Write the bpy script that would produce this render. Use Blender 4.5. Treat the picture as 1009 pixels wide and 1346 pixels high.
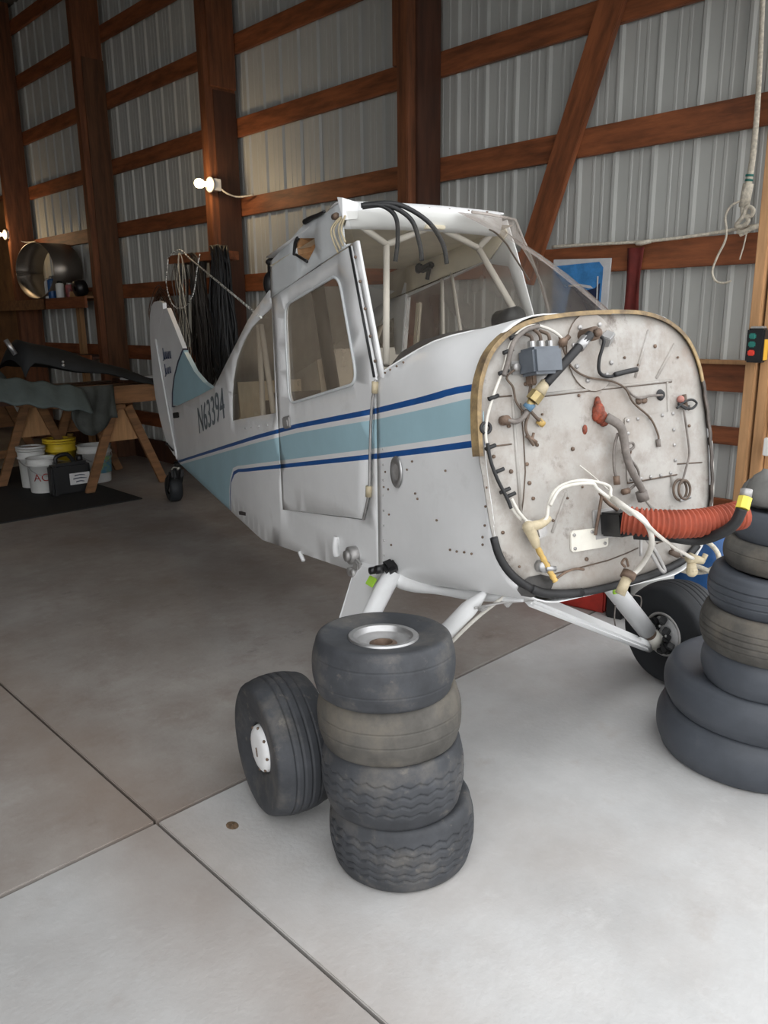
import bpy, bmesh, math, random
from math import sin, cos, pi, radians as R
from mathutils import Vector, Matrix
from mathutils.geometry import delaunay_2d_cdt
random.seed(7)
scene = bpy.context.scene
for o in list(bpy.data.objects):
    bpy.data.objects.remove(o)

# ---------------------------------------------------------------- camera, sky, exposure
cam_data = bpy.data.cameras.new('camera')
cam_data.sensor_fit = 'VERTICAL'
cam_data.sensor_height = 24.0
cam_data.lens = 24.0 * 1036.6 / 1346.0
cam_data.clip_start = 0.05
cam_data.clip_end = 200
cam = bpy.data.objects.new('camera', cam_data)
scene.collection.objects.link(cam)
cam.matrix_world = Matrix(((0.718145, 0.173418, -0.673940, 0.0), (-0.695800, 0.163071, -0.699478, 0.0), (-0.011402, 0.971254, 0.237773, 1.6), (0, 0, 0, 1)))
scene.camera = cam

world = bpy.data.worlds.new('overcast_sky')
scene.world = world
world.use_nodes = True
wn = world.node_tree
bg = wn.nodes['Background']
bg.inputs[0].default_value = (0.975, 0.985, 1.0, 1)
bg.inputs[1].default_value = 1.0
scene.view_settings.view_transform = 'Standard'
scene.view_settings.look = 'None'
scene.view_settings.gamma = 1
scene.view_settings.use_curve_mapping = False
scene.view_settings.exposure = 1.34

# ---------------------------------------------------------------- helpers
COL = scene.collection


def link(o, parent=None, **props):
    COL.objects.link(o)
    if parent is not None:
        o.parent = parent
    for k, v in props.items():
        o[k] = v
    return o


def empty(name, loc=(0, 0, 0), rz=0.0, label=None, cat=None, group=None):
    o = bpy.data.objects.new(name, None)
    o.empty_display_size = 0.1
    COL.objects.link(o)
    o.location = loc
    o.rotation_euler = (0, 0, rz)
    tag(o, label, cat, group)
    return o


def tag(o, label=None, cat=None, group=None, kind=None):
    if label: o['label'] = label
    if cat: o['category'] = cat
    if group: o['group'] = group
    if kind: o['kind'] = kind
    return o


def copy_tree(o, parent=None):
    c = o.copy()
    COL.objects.link(c)
    c.parent = parent
    for ch in list(o.children):
        copy_tree(ch, c)
    return c


class MB:
    """collects shapes, then links them as one mesh object"""
    def __init__(self):
        self.v = []; self.f = []; self.m = []; self.s = []

    def add(self, vs, fs, mi=0, smooth=False, M=None):
        b = len(self.v)
        for p in vs:
            p = Vector(p)
            self.v.append(tuple(M @ p) if M is not None else tuple(p))
        for f in fs:
            self.f.append([b + i for i in f]); self.m.append(mi); self.s.append(smooth)
        return self

    def box(self, c, s, rot=(0, 0, 0), mi=0, bev=0.0, M=None):
        x, y, z = s[0] / 2, s[1] / 2, s[2] / 2
        from mathutils import Euler
        T = Matrix.Translation(c) @ Euler(rot).to_matrix().to_4x4()
        if M is not None: T = M @ T
        if bev <= 0:
            vs = [(a * x, b * y, d * z) for a in (-1, 1) for b in (-1, 1) for d in (-1, 1)]
            fs = [(0, 1, 3, 2), (4, 6, 7, 5), (0, 4, 5, 1), (2, 3, 7, 6), (0, 2, 6, 4), (1, 5, 7, 3)]
            return self.add(vs, fs, mi, False, T)
        bm = bmesh.new()
        bmesh.ops.create_cube(bm, size=1.0, matrix=Matrix.Diagonal((s[0], s[1], s[2], 1)))
        bmesh.ops.bevel(bm, geom=bm.edges[:], offset=min(bev, 0.45 * min(s)), segments=2, affect='EDGES')
        bm.verts.index_update()
        vs = [v.co.copy() for v in bm.verts]; fs = [[v.index for v in f.verts] for f in bm.faces]
        bm.free()
        return self.add(vs, fs, mi, False, T)

    def lathe(self, prof, n=32, M=None, mi=0, smooth=True, caps=False):
        vs = []; fs = []
        k = len(prof)
        for i in range(n):
            a = 2 * pi * i / n
            for r, z in prof:
                vs.append((r * cos(a), r * sin(a), z))
        for i in range(n):
            j = (i + 1) % n
            for q in range(k - 1):
                fs.append((i * k + q, j * k + q, j * k + q + 1, i * k + q + 1))
        if caps:
            fs.append([i * k for i in range(n)][::-1]); fs.append([i * k + k - 1 for i in range(n)])
        return self.add(vs, fs, mi, smooth, M)

    def tube(self, pts, r, n=8, mi=0, sub=6, closed=False, rfun=None, smooth=True, caps=True, M=None):
        P = spline(pts, sub, closed) if sub > 1 else [Vector(p) for p in pts]
        m = len(P)
        tang = []
        for i in range(m):
            if closed: t = P[(i + 1) % m] - P[i - 1]
            else: t = P[min(i + 1, m - 1)] - P[max(i - 1, 0)]
            tang.append(t.normalized() if t.length > 1e-9 else Vector((0, 0, 1)))
        up = Vector((0, 0, 1))
        if abs(tang[0].dot(up)) > 0.9: up = Vector((1, 0, 0))
        nrm = (up - tang[0] * up.dot(tang[0])).normalized()
        vs = []; fs = []
        for i in range(m):
            nrm = (nrm - tang[i] * nrm.dot(tang[i])).normalized()
            bi = tang[i].cross(nrm)
            rr = r if rfun is None else rfun(i / (m - 1), i)
            for q in range(n):
                a = 2 * pi * q / n
                vs.append(P[i] + nrm * (rr * cos(a)) + bi * (rr * sin(a)))
        rng = m if closed else m - 1
        for i in range(rng):
            j = (i + 1) % m
            for q in range(n):
                w = (q + 1) % n
                fs.append((i * n + q, i * n + w, j * n + w, j * n + q))
        if caps and not closed:
            fs.append(list(range(n))[::-1]); fs.append([(m - 1) * n + q for q in range(n)])
        return self.add(vs, fs, mi, smooth, M)

    def cyl(self, a, b, r, n=16, mi=0, r2=None, smooth=True):
        r2 = r if r2 is None else r2
        a = Vector(a); b = Vector(b)
        return self.tube([a, b], r, n, mi, 1, rfun=lambda t, i: r if i == 0 else r2, smooth=smooth)

    def sphere(self, c, r, n=12, mi=0, s=(1, 1, 1), M=None):
        prof = [(max(1e-4, sin(pi * i / n)) * r, -cos(pi * i / n) * r) for i in range(n + 1)]
        T = Matrix.Translation(c) @ Matrix.Diagonal((s[0], s[1], s[2], 1))
        if M is not None: T = M @ T
        return self.lathe(prof, 2 * n, T, mi)

    def prism(self, poly, h, mi=0, M=None):
        k = len(poly)
        vs = [(p[0], p[1], 0) for p in poly] + [(p[0], p[1], h) for p in poly]
        fs = [list(range(k))[::-1], list(range(k, 2 * k))] + [(i, (i + 1) % k, k + (i + 1) % k, k + i) for i in range(k)]
        return self.add(vs, fs, mi, False, M)

    def build(self, name, mat, parent=None, loc=(0, 0, 0), rz=0.0, **props):
        me = bpy.data.meshes.new(name)
        me.from_pydata(self.v, [], self.f)
        me.polygons.foreach_set('material_index', self.m)
        me.polygons.foreach_set('use_smooth', self.s)
        for x in (mat if isinstance(mat, (list, tuple)) else [mat]): me.materials.append(x)
        me.update()
        o = bpy.data.objects.new(name, me)
        link(o, parent, **props)
        o.location = loc
        o.rotation_euler = (0, 0, rz)
        return o


def spline(pts, sub=6, closed=False):
    P = [Vector(p) for p in pts]
    n = len(P); out = []
    if n == 2 and not closed:
        return [P[0].lerp(P[1], i / sub) for i in range(sub + 1)]
    for i in range(n if closed else n - 1):
        if closed: a, b, c, d = P[i - 1], P[i], P[(i + 1) % n], P[(i + 2) % n]
        else: a, b, c, d = P[max(i - 1, 0)], P[i], P[i + 1], P[min(i + 2, n - 1)]
        for k in range(sub):
            t = k / sub
            out.append(0.5 * (2 * b + (c - a) * t + (2 * a - 5 * b + 4 * c - d) * t * t + (3 * b - a - 3 * c + d) * t ** 3))
    if not closed: out.append(P[-1])
    return out


def inside(p, poly):
    x, y = p[0], p[1]; r = False; j = len(poly) - 1
    for i in range(len(poly)):
        a, b = poly[i], poly[j]
        if (a[1] > y) != (b[1] > y) and x < (b[0] - a[0]) * (y - a[1]) / (b[1] - a[1]) + a[0]: r = not r
        j = i
    return r


def dens(poly, step):
    out = []
    for i in range(len(poly)):
        a = Vector(poly[i][:2]); b = Vector(poly[(i + 1) % len(poly)][:2])
        k = max(1, int(math.ceil((b - a).length / step)))
        for q in range(k): out.append(a.lerp(b, q / k))
    return out


def rpoly(poly, r, k=5):
    """polygon with rounded corners"""
    out = []; n = len(poly)
    for i in range(n):
        a, b, c = Vector(poly[i - 1]), Vector(poly[i]), Vector(poly[(i + 1) % n])
        u = (a - b); v = (c - b)
        d = min(r, 0.48 * u.length, 0.48 * v.length)
        p, q = b + u.normalized() * d, b + v.normalized() * d
        for t in range(k + 1):
            s = t / k
            out.append((p * (1 - s) ** 2 + b * 2 * s * (1 - s) + q * s * s))
    return out


def plate(name, outline, f, mats, parent, holes=(), regions=(), grid=0.08, thick=0.004, off=1.0, smooth=True, mirror=None, **props):
    """sheet with holes; regions = (polygon, material index); f maps 2-D to 3-D"""
    V = []; E = []
    def ring(poly, st):
        P = dens(poly, st); b = len(V)
        V.extend([Vector((p[0], p[1])) for p in P])
        E.extend([(b + i, b + (i + 1) % len(P)) for i in range(len(P))])
        return P
    O = ring(outline, grid)
    H = [ring(h, grid) for h in holes]
    for poly, mi in regions: ring(poly, grid)
    xs = [p[0] for p in O]; ys = [p[1] for p in O]
    x = min(xs) + grid * .5
    while x < max(xs):
        y = min(ys) + grid * .5
        while y < max(ys):
            if inside((x, y), O): V.append(Vector((x + .001, y + .0007)))
            y += grid
        x += grid
    vs, es, fs, _, _, _ = delaunay_2d_cdt(V, E, [], 0, 1e-6)
    mb = MB(); keep = []; mi = []
    for t in fs:
        c = (vs[t[0]] + vs[t[1]] + vs[t[2]]) / 3
        if not inside(c, O) or any(inside(c, h) for h in H): continue
        k = 0
        for poly, q in regions:
            if inside(c, poly): k = q
        keep.append(t); mi.append(k)
    for fn, flip in ([(f, False)] if mirror is None else [(f, False), (mirror, True)]):
        b = len(mb.v)
        mb.v.extend([tuple(fn(p[0], p[1])) for p in vs])
        for t, k in zip(keep, mi):
            mb.f.append([b + i for i in (t[::-1] if flip else t)]); mb.m.append(k); mb.s.append(smooth)
    o = mb.build(name, mats, parent, **props)
    bm = bmesh.new(); bm.from_mesh(o.data)
    bmesh.ops.delete(bm, geom=[v for v in bm.verts if not v.link_faces], context='VERTS')
    bm.to_mesh(o.data); bm.free()
    if thick:
        md = o.modifiers.new('thickness', 'SOLIDIFY'); md.thickness = thick; md.offset = off
    return o


# ---------------------------------------------------------------- materials
MATS = {}


def mat(name, col, rough=0.6, metal=0.0, var=0.0, scale=8.0, col2=None, stretch=(1, 1, 1), bump=0.0, bscale=None, spec=0.5,
        blot=None, detail=6.0, coat=0.0):
    m = bpy.data.materials.new(name); m.use_nodes = True
    nt = m.node_tree; N = nt.nodes; L = nt.links
    b = N['Principled BSDF']
    b.inputs['Roughness'].default_value = rough
    b.inputs['Metallic'].default_value = metal
    b.inputs['Specular IOR Level'].default_value = spec
    if coat: b.inputs['Coat Weight'].default_value = coat
    tc = N.new('ShaderNodeTexCoord'); mp = N.new('ShaderNodeMapping')
    mp.inputs['Scale'].default_value = stretch
    L.new(tc.outputs['Object'], mp.inputs['Vector'])
    c = (*col, 1)
    if var or col2:
        n = N.new('ShaderNodeTexNoise'); n.inputs['Scale'].default_value = scale; n.inputs['Detail'].default_value = detail
        n.inputs['Roughness'].default_value = 0.65
        L.new(mp.outputs[0], n.inputs['Vector'])
        r = N.new('ShaderNodeValToRGB')
        r.color_ramp.elements[0].position = 0.34; r.color_ramp.elements[1].position = 0.66
        c2 = col2 if col2 else tuple(min(1, x * (1 - var)) for x in col)
        r.color_ramp.elements[0].color = (*c2, 1)
        r.color_ramp.elements[1].color = (*(tuple(min(1, x * (1 + var)) for x in col)), 1)
        L.new(n.outputs[0], r.inputs[0])
        out = r.outputs[0]
        for q in (blot or []):          # (colour, scale, low, high, strength)
            n2 = N.new('ShaderNodeTexNoise'); n2.inputs['Scale'].default_value = q[1]; n2.inputs['Detail'].default_value = 8
            n2.inputs['Roughness'].default_value = 0.7
            L.new(mp.outputs[0], n2.inputs['Vector'])
            mr = N.new('ShaderNodeMapRange'); mr.inputs['From Min'].default_value = q[2]; mr.inputs['From Max'].default_value = q[3]
            mr.inputs['To Max'].default_value = q[4]
            L.new(n2.outputs[0], mr.inputs[0])
            mx = N.new('ShaderNodeMix'); mx.data_type = 'RGBA'
            L.new(mr.outputs[0], mx.inputs['Factor']); L.new(out, mx.inputs['A']); mx.inputs['B'].default_value = (*q[0], 1)
            out = mx.outputs['Result']
        L.new(out, b.inputs['Base Color'])
    else:
        b.inputs['Base Color'].default_value = c
    if bump:
        n3 = N.new('ShaderNodeTexNoise'); n3.inputs['Scale'].default_value = bscale or scale * 2; n3.inputs['Detail'].default_value = 4
        L.new(mp.outputs[0], n3.inputs['Vector'])
        bp = N.new('ShaderNodeBump'); bp.inputs['Strength'].default_value = min(1, bump); bp.inputs['Distance'].default_value = 0.02 * bump
        L.new(n3.outputs[0], bp.inputs['Height']); L.new(bp.outputs[0], b.inputs['Normal'])
    MATS[name] = m
    return m


def glass(name, tint, haze, hazecol, var=0.5):
    m = bpy.data.materials.new(name); m.use_nodes = True
    nt = m.node_tree; N = nt.nodes; L = nt.links
    b = N['Principled BSDF']; b.inputs['Base Color'].default_value = (*hazecol, 1); b.inputs['Roughness'].default_value = 0.12
    t = N.new('ShaderNodeBsdfTransparent'); t.inputs[0].default_value = (*tint, 1)
    mx = N.new('ShaderNodeMixShader')
    tc = N.new('ShaderNodeTexCoord'); n = N.new('ShaderNodeTexNoise'); n.inputs['Scale'].default_value = 5; n.inputs['Detail'].default_value = 6
    L.new(tc.outputs['Object'], n.inputs['Vector'])
    mr = N.new('ShaderNodeMapRange'); mr.inputs['From Min'].default_value = 0.3; mr.inputs['From Max'].default_value = 0.75
    mr.inputs['To Min'].default_value = haze * (1 - var); mr.inputs['To Max'].default_value = haze * (1 + var)
    L.new(n.outputs[0], mr.inputs[0]); L.new(mr.outputs[0], mx.inputs[0])
    L.new(t.outputs[0], mx.inputs[1]); L.new(b.outputs[0], mx.inputs[2])
    L.new(mx.outputs[0], N['Material Output'].inputs[0])
    return m


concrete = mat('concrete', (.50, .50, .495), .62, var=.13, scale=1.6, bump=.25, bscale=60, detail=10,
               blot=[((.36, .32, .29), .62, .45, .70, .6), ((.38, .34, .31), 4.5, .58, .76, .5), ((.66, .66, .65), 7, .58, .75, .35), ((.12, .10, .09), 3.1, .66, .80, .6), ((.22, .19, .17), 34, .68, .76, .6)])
concrete_in_falloff = mat('inner falloff concrete', (.355, .334, .312), .62, var=.14, scale=1.6, bump=.25, bscale=60, detail=10,
               blot=[((.19, .147, .122), .55, .38, .66, .8), ((.21, .165, .14), 4.5, .50, .72, .55), ((.50, .50, .49), 7, .58, .78, .35), ((.09, .075, .065), 3.1, .62, .78, .7)])  # inner slabs: brown stains, plus indoor light falloff darkened into the colour
concrete_left_falloff = mat('left falloff concrete', (.41, .408, .402), .62, var=.13, scale=1.6, bump=.25, bscale=60, detail=10,
               blot=[((.30, .27, .25), .62, .46, .72, .6), ((.32, .29, .27), 4.5, .56, .76, .5), ((.55, .55, .54), 7, .58, .75, .35)])  # left slabs darker: own tone plus light falloff put into the colour
for cm in (concrete, concrete_in_falloff, concrete_left_falloff):       # brown tracked dirt along the lengthwise joint
    nt = cm.node_tree; N = nt.nodes; L = nt.links
    b = N['Principled BSDF']; src = b.inputs['Base Color'].links[0].from_socket
    tc = N.new('ShaderNodeTexCoord'); sx = N.new('ShaderNodeSeparateXYZ'); L.new(tc.outputs['Object'], sx.inputs[0])
    nz = N.new('ShaderNodeTexNoise'); nz.inputs['Scale'].default_value = 2.2; nz.inputs['Detail'].default_value = 7; L.new(tc.outputs['Object'], nz.inputs['Vector'])
    m1 = N.new('ShaderNodeMath'); m1.operation = 'SUBTRACT'; L.new(sx.outputs[0], m1.inputs[0]); m1.inputs[1].default_value = .99
    m2 = N.new('ShaderNodeMath'); m2.operation = 'ABSOLUTE'; L.new(m1.outputs[0], m2.inputs[0])
    m3 = N.new('ShaderNodeMapRange'); m3.inputs['From Min'].default_value = .30; m3.inputs['From Max'].default_value = .02; L.new(m2.outputs[0], m3.inputs[0])
    m4 = N.new('ShaderNodeMath'); m4.operation = 'MULTIPLY'; L.new(m3.outputs[0], m4.inputs[0]); L.new(nz.outputs[0], m4.inputs[1])
    mx = N.new('ShaderNodeMix'); mx.data_type = 'RGBA'; L.new(m4.outputs[0], mx.inputs['Factor']); L.new(src, mx.inputs['A']); mx.inputs['B'].default_value = (.27, .21, .17, 1)
    L.new(mx.outputs['Result'], b.inputs['Base Color'])
joint_mat = mat('joint', (.06, .05, .045), .9, var=.3, scale=20)
wood_red = mat('stained wood', (.215, .068, .024), .6, var=.45, scale=3.2, stretch=(5, .7, 5), bump=.2, bscale=14)
wood_post = mat('stained post', (.15, .052, .02), .6, var=.45, scale=3.2, stretch=(6, 6, .6), bump=.2, bscale=14)
wood_dark = mat('dark post board', (.060, .022, .011), .6, var=.35, scale=3, stretch=(6, 6, .6), bump=.2, bscale=14)
wood_raw = mat('raw lumber', (.40, .22, .10), .65, var=.25, scale=3, stretch=(7, 7, .6), bump=.2, bscale=14)
wood_tan = mat('brown lumber', (.19, .092, .038), .65, var=.35, scale=3, stretch=(.7, 6, 6), bump=.2, bscale=14)
plywood = mat('plywood', (.22, .11, .045), .65, var=.35, scale=4, stretch=(1, 1, 1), bump=.15)
steel = mat('ribbed steel', (.43, .435, .41), .45, metal=.0, var=.05, scale=1.2, spec=.4)
dark_roof = mat('roof underside', (.10, .085, .07), .8, var=.2, scale=2)
white_paint = mat('white aircraft paint', (.78, .785, .785), .35, var=.05, scale=2.5, bump=.10, bscale=3.2,
                  blot=[((.42, .40, .37), 3.0, .60, .85, .5)])
grey_panel = mat('grey panel paint', (.62, .645, .655), .5, var=.08, scale=3, bump=.1, bscale=5)
band_blue = mat('light blue paint', (.37, .56, .63), .35, var=.05, scale=3, bump=.10, bscale=3.2)
stripe_blue = mat('dark blue stripe', (.016, .09, .30), .35, var=.1, scale=20)
stripe_navy = mat('navy line', (.02, .03, .07), .4)
fw_mat = mat('grimy firewall', (.375, .358, .332), .55, var=.10, scale=7, bump=.12, bscale=9,
             blot=[((.25, .21, .175), 3.2, .42, .66, .9), ((.19, .16, .135), 14, .49, .70, .6), ((.46, .455, .44), 5.5, .56, .70, .55), ((.10, .075, .06), 7.5, .575, .70, .9), ((.28, .16, .11), 4.4, .64, .76, .4)])
bare_metal = mat('bare aluminium', (.45, .45, .45), .38, metal=.8, var=.12, scale=12, bump=.05)
dull_metal = mat('dull metal', (.42, .41, .40), .5, metal=.6, var=.2, scale=14)
rust_metal = mat('rusty metal', (.16, .11, .08), .6, metal=.4, var=.4, scale=20)
rubber = mat('tire rubber', (.047, .050, .056), .62, var=.3, scale=6, bump=.12, bscale=50, spec=.35,
             blot=[((.16, .145, .125), 5, .50, .74, .7), ((.20, .18, .15), 22, .60, .74, .6)])
rubber_dust = mat('dusty tire rubber', (.085, .080, .072), .75, var=.3, scale=7, bump=.15, bscale=45, spec=.3,
                  blot=[((.20, .17, .13), 4, .5, .78, .7)])
rubber_blue = mat('smooth tire rubber', (.060, .067, .080), .5, var=.15, scale=5, bump=.06, bscale=40, spec=.4,
                  blot=[((.12, .12, .125), 5, .60, .80, .5)])
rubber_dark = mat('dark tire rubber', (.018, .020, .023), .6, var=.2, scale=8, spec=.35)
black_rubber = mat('black rubber', (.012, .012, .013), .55, var=.3, scale=20)
brown_rubber = mat('old brown seal', (.27, .19, .09), .7, var=.4, scale=16, col2=(.10, .07, .045))
grey_rubber = mat('grey rubber sheet', (.12, .118, .11), .6, var=.3, scale=6, bump=.2)
box_grey = mat('grey box enamel', (.10, .115, .135), .4, var=.15, scale=10)
black_plastic = mat('black plastic', (.010, .010, .011), .4)
wire_white = mat('white wire', (.60, .575, .52), .5, var=.1, scale=30)
wire_brown = mat('old brown wire', (.10, .07, .05), .6, var=.3, scale=30)
wire_grey = mat('grey wire', (.16, .14, .125), .6, var=.3, scale=30)
cream = mat('cream fitting', (.46, .39, .26), .5, var=.2, scale=20)
yellow_tube = mat('yellowed tube', (.48, .32, .10), .5, var=.25, scale=25)
brass = mat('brass', (.42, .33, .16), .4, metal=.7, var=.2, scale=20)
red_seal = mat('red sealant', (.22, .04, .016), .6, var=.4, scale=40, bump=.6, bscale=60, col2=(.05, .02, .012))
orange_duct = mat('orange duct fabric', (.30, .055, .024), .7, var=.22, scale=14, bump=.15, bscale=80)
yellow_paint = mat('yellow band', (.70, .58, .08), .5, var=.1)
green_mark = mat('green marker', (.36, .62, .06), .6)
beige = mat('beige headliner', (.74, .67, .53), .75, var=.1, scale=5)
seat_white = mat('off white vinyl', (.60, .56, .50), .6, var=.08, scale=5)
dark_trim = mat('dark glareshield', (.05, .043, .042), .7, var=.2, scale=12)
black_pit = mat('dark opening', (.012, .011, .010), .9)
bulb_m = bpy.data.materials.new('lit bulb'); bulb_m.use_nodes = True
bulb_m.node_tree.nodes['Principled BSDF'].inputs['Emission Color'].default_value = (1, .78, .42, 1)
bulb_m.node_tree.nodes['Principled BSDF'].inputs['Emission Strength'].default_value = 9
porcelain = mat('porcelain', (.7, .69, .66), .35)
mat_black = mat('black floor mat', (.011, .011, .011), .8, var=.3, scale=18)
cloth_dark = mat('black cloth', (.012, .013, .014), .8, var=.3, scale=5, bump=.3, bscale=8)
cloth_grey = mat('grey green cloth', (.050, .055, .050), .85, var=.3, scale=5, bump=.3, bscale=10)
canvas_teal = mat('grey green canvas', (.075, .095, .092), .8, var=.25, scale=4, bump=.2)
bucket_white = mat('white bucket plastic', (.62, .62, .60), .45, var=.05, scale=6)
bucket_yellow = mat('yellow bucket plastic', (.70, .50, .03), .45, var=.1, scale=6)
label_white = mat('paper label', (.55, .55, .55), .6, var=.1, scale=10)
red_paint = mat('red paint', (.40, .03, .02), .5, var=.2, scale=10)
blue_plastic = mat('blue plastic', (.012, .07, .21), .4, var=.2, scale=8)
sky_print = mat('blue print', (.05, .22, .50), .5, var=.2, scale=20)
red_cloth = mat('dark red cloth', (.12, .014, .010), .8, var=.3, scale=6)
rope_m = mat('off white rope', (.60, .55, .45), .8, var=.25, scale=60)
green_btn = mat('green button', (.02, .16, .13), .4)
red_btn = mat('red button', (.62, .05, .03), .4)
amber = mat('amber sticker', (.65, .36, .03), .5)
plexi = glass('dusty sheen plexiglass', (.88, .86, .83), .55, (.42, .37, .335), .5)  # haze colour holds dust and a painted sky reflection
plexi_side = glass('tan plexiglass', (.78, .72, .63), .40, (.42, .355, .28), .35)
plexi_clear = glass('clear plexiglass', (.90, .90, .88), .05, (.4, .36, .32), .5)

# ---------------------------------------------------------------- setting
# floor: cast slabs with open control joints
floor = tag(empty('floor'), kind='structure', label='worn grey concrete hangar floor with brown stains and straight joints')
fb = MB(); fb.box((-1, 4, -.09), (26, 34, .06))
fb.build('joint_bed', joint_mat, floor)
XS = [-9.2, -5.4, -2.2, 1.035, 4.9]
YS = [-9, -5.2, -1.5, 2.173, 15.2]
g = .015
for i in range(4):
    for j in range(4):
        b = MB(); b.box(((XS[i] + XS[i + 1]) / 2, (YS[j] + YS[j + 1]) / 2, -.03), (XS[i + 1] - XS[i] - .0095, YS[j + 1] - YS[j] - g, .06), bev=.003)
        b.build('concrete_slab', concrete_in_falloff if j == 3 else concrete if i == 3 else concrete_left_falloff, floor)
b = MB()
for k in range(26):
    t = k / 25
    b.sphere((1.035 + random.uniform(-.012, .012), .95 + random.uniform(-.07, .07) * (1 if k > 8 else .4), .0), random.uniform(.003, .010), 4, s=(1, 1, .4))
b.build('crumbled_joint_edge', concrete, floor, kind='stuff')
b = MB(); b.lathe([(.001, .003), (.010, .0035), (.016, .002), (.019, 0)], 14, M=Matrix.Diagonal((1, 1.3, 1, 1)))
tag(b.build('dried_clod', mat('dried mud', (.13, .085, .05), .9, var=.5, scale=60), loc=(*(1.202,1.978), 0.0)), 'small brown dried mud spot on concrete near the leaning wheel', 'mud')

# right wall: posts, girts and ribbed steel
wall = tag(empty('wall_right'), kind='structure', label='post frame hangar wall of ribbed steel sheets behind stained girts and posts')
GX = 4.5
prof = [(0, 0), (.012, .020), (.030, .020), (.042, 0), (.095, 0), (.100, .0035), (.114, .0035), (.120, 0), (.158, 0), (.163, .0035), (.177, .0035), (.182, 0), (.245, 0)]
pan = MB()
Z1 = 5.6
cols = []
for k in range(4):
    for (u, w) in prof[:-1]: cols.append((k * .25 + u, w))
cols.append((1.014, 0))
vs = []; fs = []
for (u, w) in cols: vs += [(GX + .062 - w, u, 0), (GX + .062 - w, u, Z1)]
for k in range(len(cols) - 1): fs.append((2 * k, 2 * k + 1, 2 * k + 3, 2 * k + 2))
pan.add(vs, fs)
p0 = None
for k in range(14):
    if p0 is None:
        p0 = pan.build('wall_panel', steel, wall, loc=(0, 1.42, 0)); o = p0
    else:
        o = p0.copy(); COL.objects.link(o)
    o.location = (random.uniform(0, .002), 1.42 + k * 1.0, 0)
GZ = [.40, 1.175, 1.868, 2.55, 3.23, 3.915, 4.60, 5.25]
PY = [4.07, 6.545, 9.06, 11.53]
edges = [1.66, 4.12, 6.6, 9.11, 11.58, 15.2]
for z in GZ:
    for k in range(5):
        a, c = edges[k], edges[k + 1]
        b = MB(); b.box((GX + .019, (a + c) / 2, z + .08 + random.uniform(-.004, .004)), (.038, c - a - .004, .158), bev=.004)
        b.build('girt', wood_red, wall)
b = MB(); b.box((GX + .019, 2.5, .93), (.038, 1.7, .10), bev=.004); b.build('girt', wood_red, wall)
b = MB(); b.box((GX - .02, 1.9, 1.345), (.08, .48, .022), bev=.003); b.build('girt_ledge', wood_raw, wall)
b = MB(); b.box((GX + .0, 8.3, .12), (.04, 13.4, .24), bev=.004); b.build('skirt_board', wood_dark, wall)
for k, y in enumerate(PY):
    b = MB(); b.box((4.34, y + .05, 2.8), (.318, .10, 5.6), bev=.006); b.build('post', wood_post, wall)
    if k == 1:
        b = MB(); b.box((4.355, y - .018, 4.62), (.27, .036, 2.02), bev=.004); b.build('post_scab', wood_post, wall)
        b = MB(); b.box((4.375, y - .006, 1.8), (.235, .012, 3.58), bev=.003); b.build('post_scab', wood_dark, wall)
    if k == 2:
        b = MB(); b.box((4.375, y - .008, 2.2), (.25, .016, 4.4), bev=.003); b.build('post_scab', mat('brown scab board', (.10, .042, .018), .6, var=.4, scale=3, stretch=(6, 6, .6)), wall)
    if k == 0:
        b = MB(); b.box((4.38, y - .012, 2.8), (.235, .024, 5.6), bev=.003); b.build('post_scab', wood_dark, wall)
        b = MB(); b.box((4.30, y + .135, 4.6), (.20, .045, 2.65), bev=.003); b.build('post_scab', wood_post, wall)
# diagonal brace nailed across the girts
A = Vector((4.47, *(3.193,2.066))); B = Vector((4.47, *(2.708,3.349))); d = (B - A).normalized(); B = B + d * 1.2; A = A - d * .25
mid = (A + B) / 2; ang = math.atan2(d.z, d.y)
b = MB(); b.box((0, 0, 0), (.045, (B - A).length, .165), bev=.004)
o = b.build('diagonal_brace', wood_red, wall); o.location = mid; o.rotation_euler = (ang, 0, 0)

# corner post of the door opening
trim = tag(empty('trim_1'), kind='structure', label='pale stained lumber jamb of the open hangar door beside tall tire stack')
for (x, y, sx, sy, m) in ((4.20, 1.612, .16, .052, wood_raw), (4.21, 1.548, .14, .050, wood_raw), (4.23, 1.495, .10, .05, wood_raw)):
    b = MB(); b.box((x, y, 2.1), (sx, sy, 4.2), bev=.004); b.build('jamb_board', m, trim)
b = MB(); b.box((4.20, 1.44, 2.1), (.02, .08, 4.2), bev=.003); b.build('jamb_board', wood_tan, trim)
b = MB(); b.box((4.36, 1.655, 1.28), (.20, .03, .14), bev=.003); b.build('nailer_block', wood_red, trim)

def shell(name, parts, m, label):
    o = tag(empty(name), kind='structure', label=label)
    for (n, c, s) in parts:
        b = MB(); b.box(c, s); b.build(n, m, o)
    return o
shell('wall_back', [('wall_sheet', (-2.2, 15.25, 2.8), (13.6, .1, 5.6))], plywood, 'dark wooden end wall far inside the hangar')
shell('wall_left', [('wall_sheet', (-9.15, 8.3, 2.8), (.1, 13.8, 5.6))], steel, 'opposite hangar side wall of pale steel')
shell('ceiling', [('roof_deck', (-2.2, 8.35, 5.65), (13.9, 13.9, .1))], dark_roof, 'dark hangar roof underside')
shell('wall_front', [('unseen_door_header', (-2.2, 1.5, 4.5), (13.8, .12, 2.2))], steel, 'unseen header above the open hangar door, height set to shape the light')  # unseen header; its lower edge is placed to control light falloff inside
sh = tag(empty('trim_2'), kind='structure', label='plywood lining sheet on wall at far left')
b = MB(); b.box((4.47, 13.35, 2.0), (.02, 3.4, 2.6), bev=.003); b.build('plywood_sheet', plywood, sh)

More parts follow.
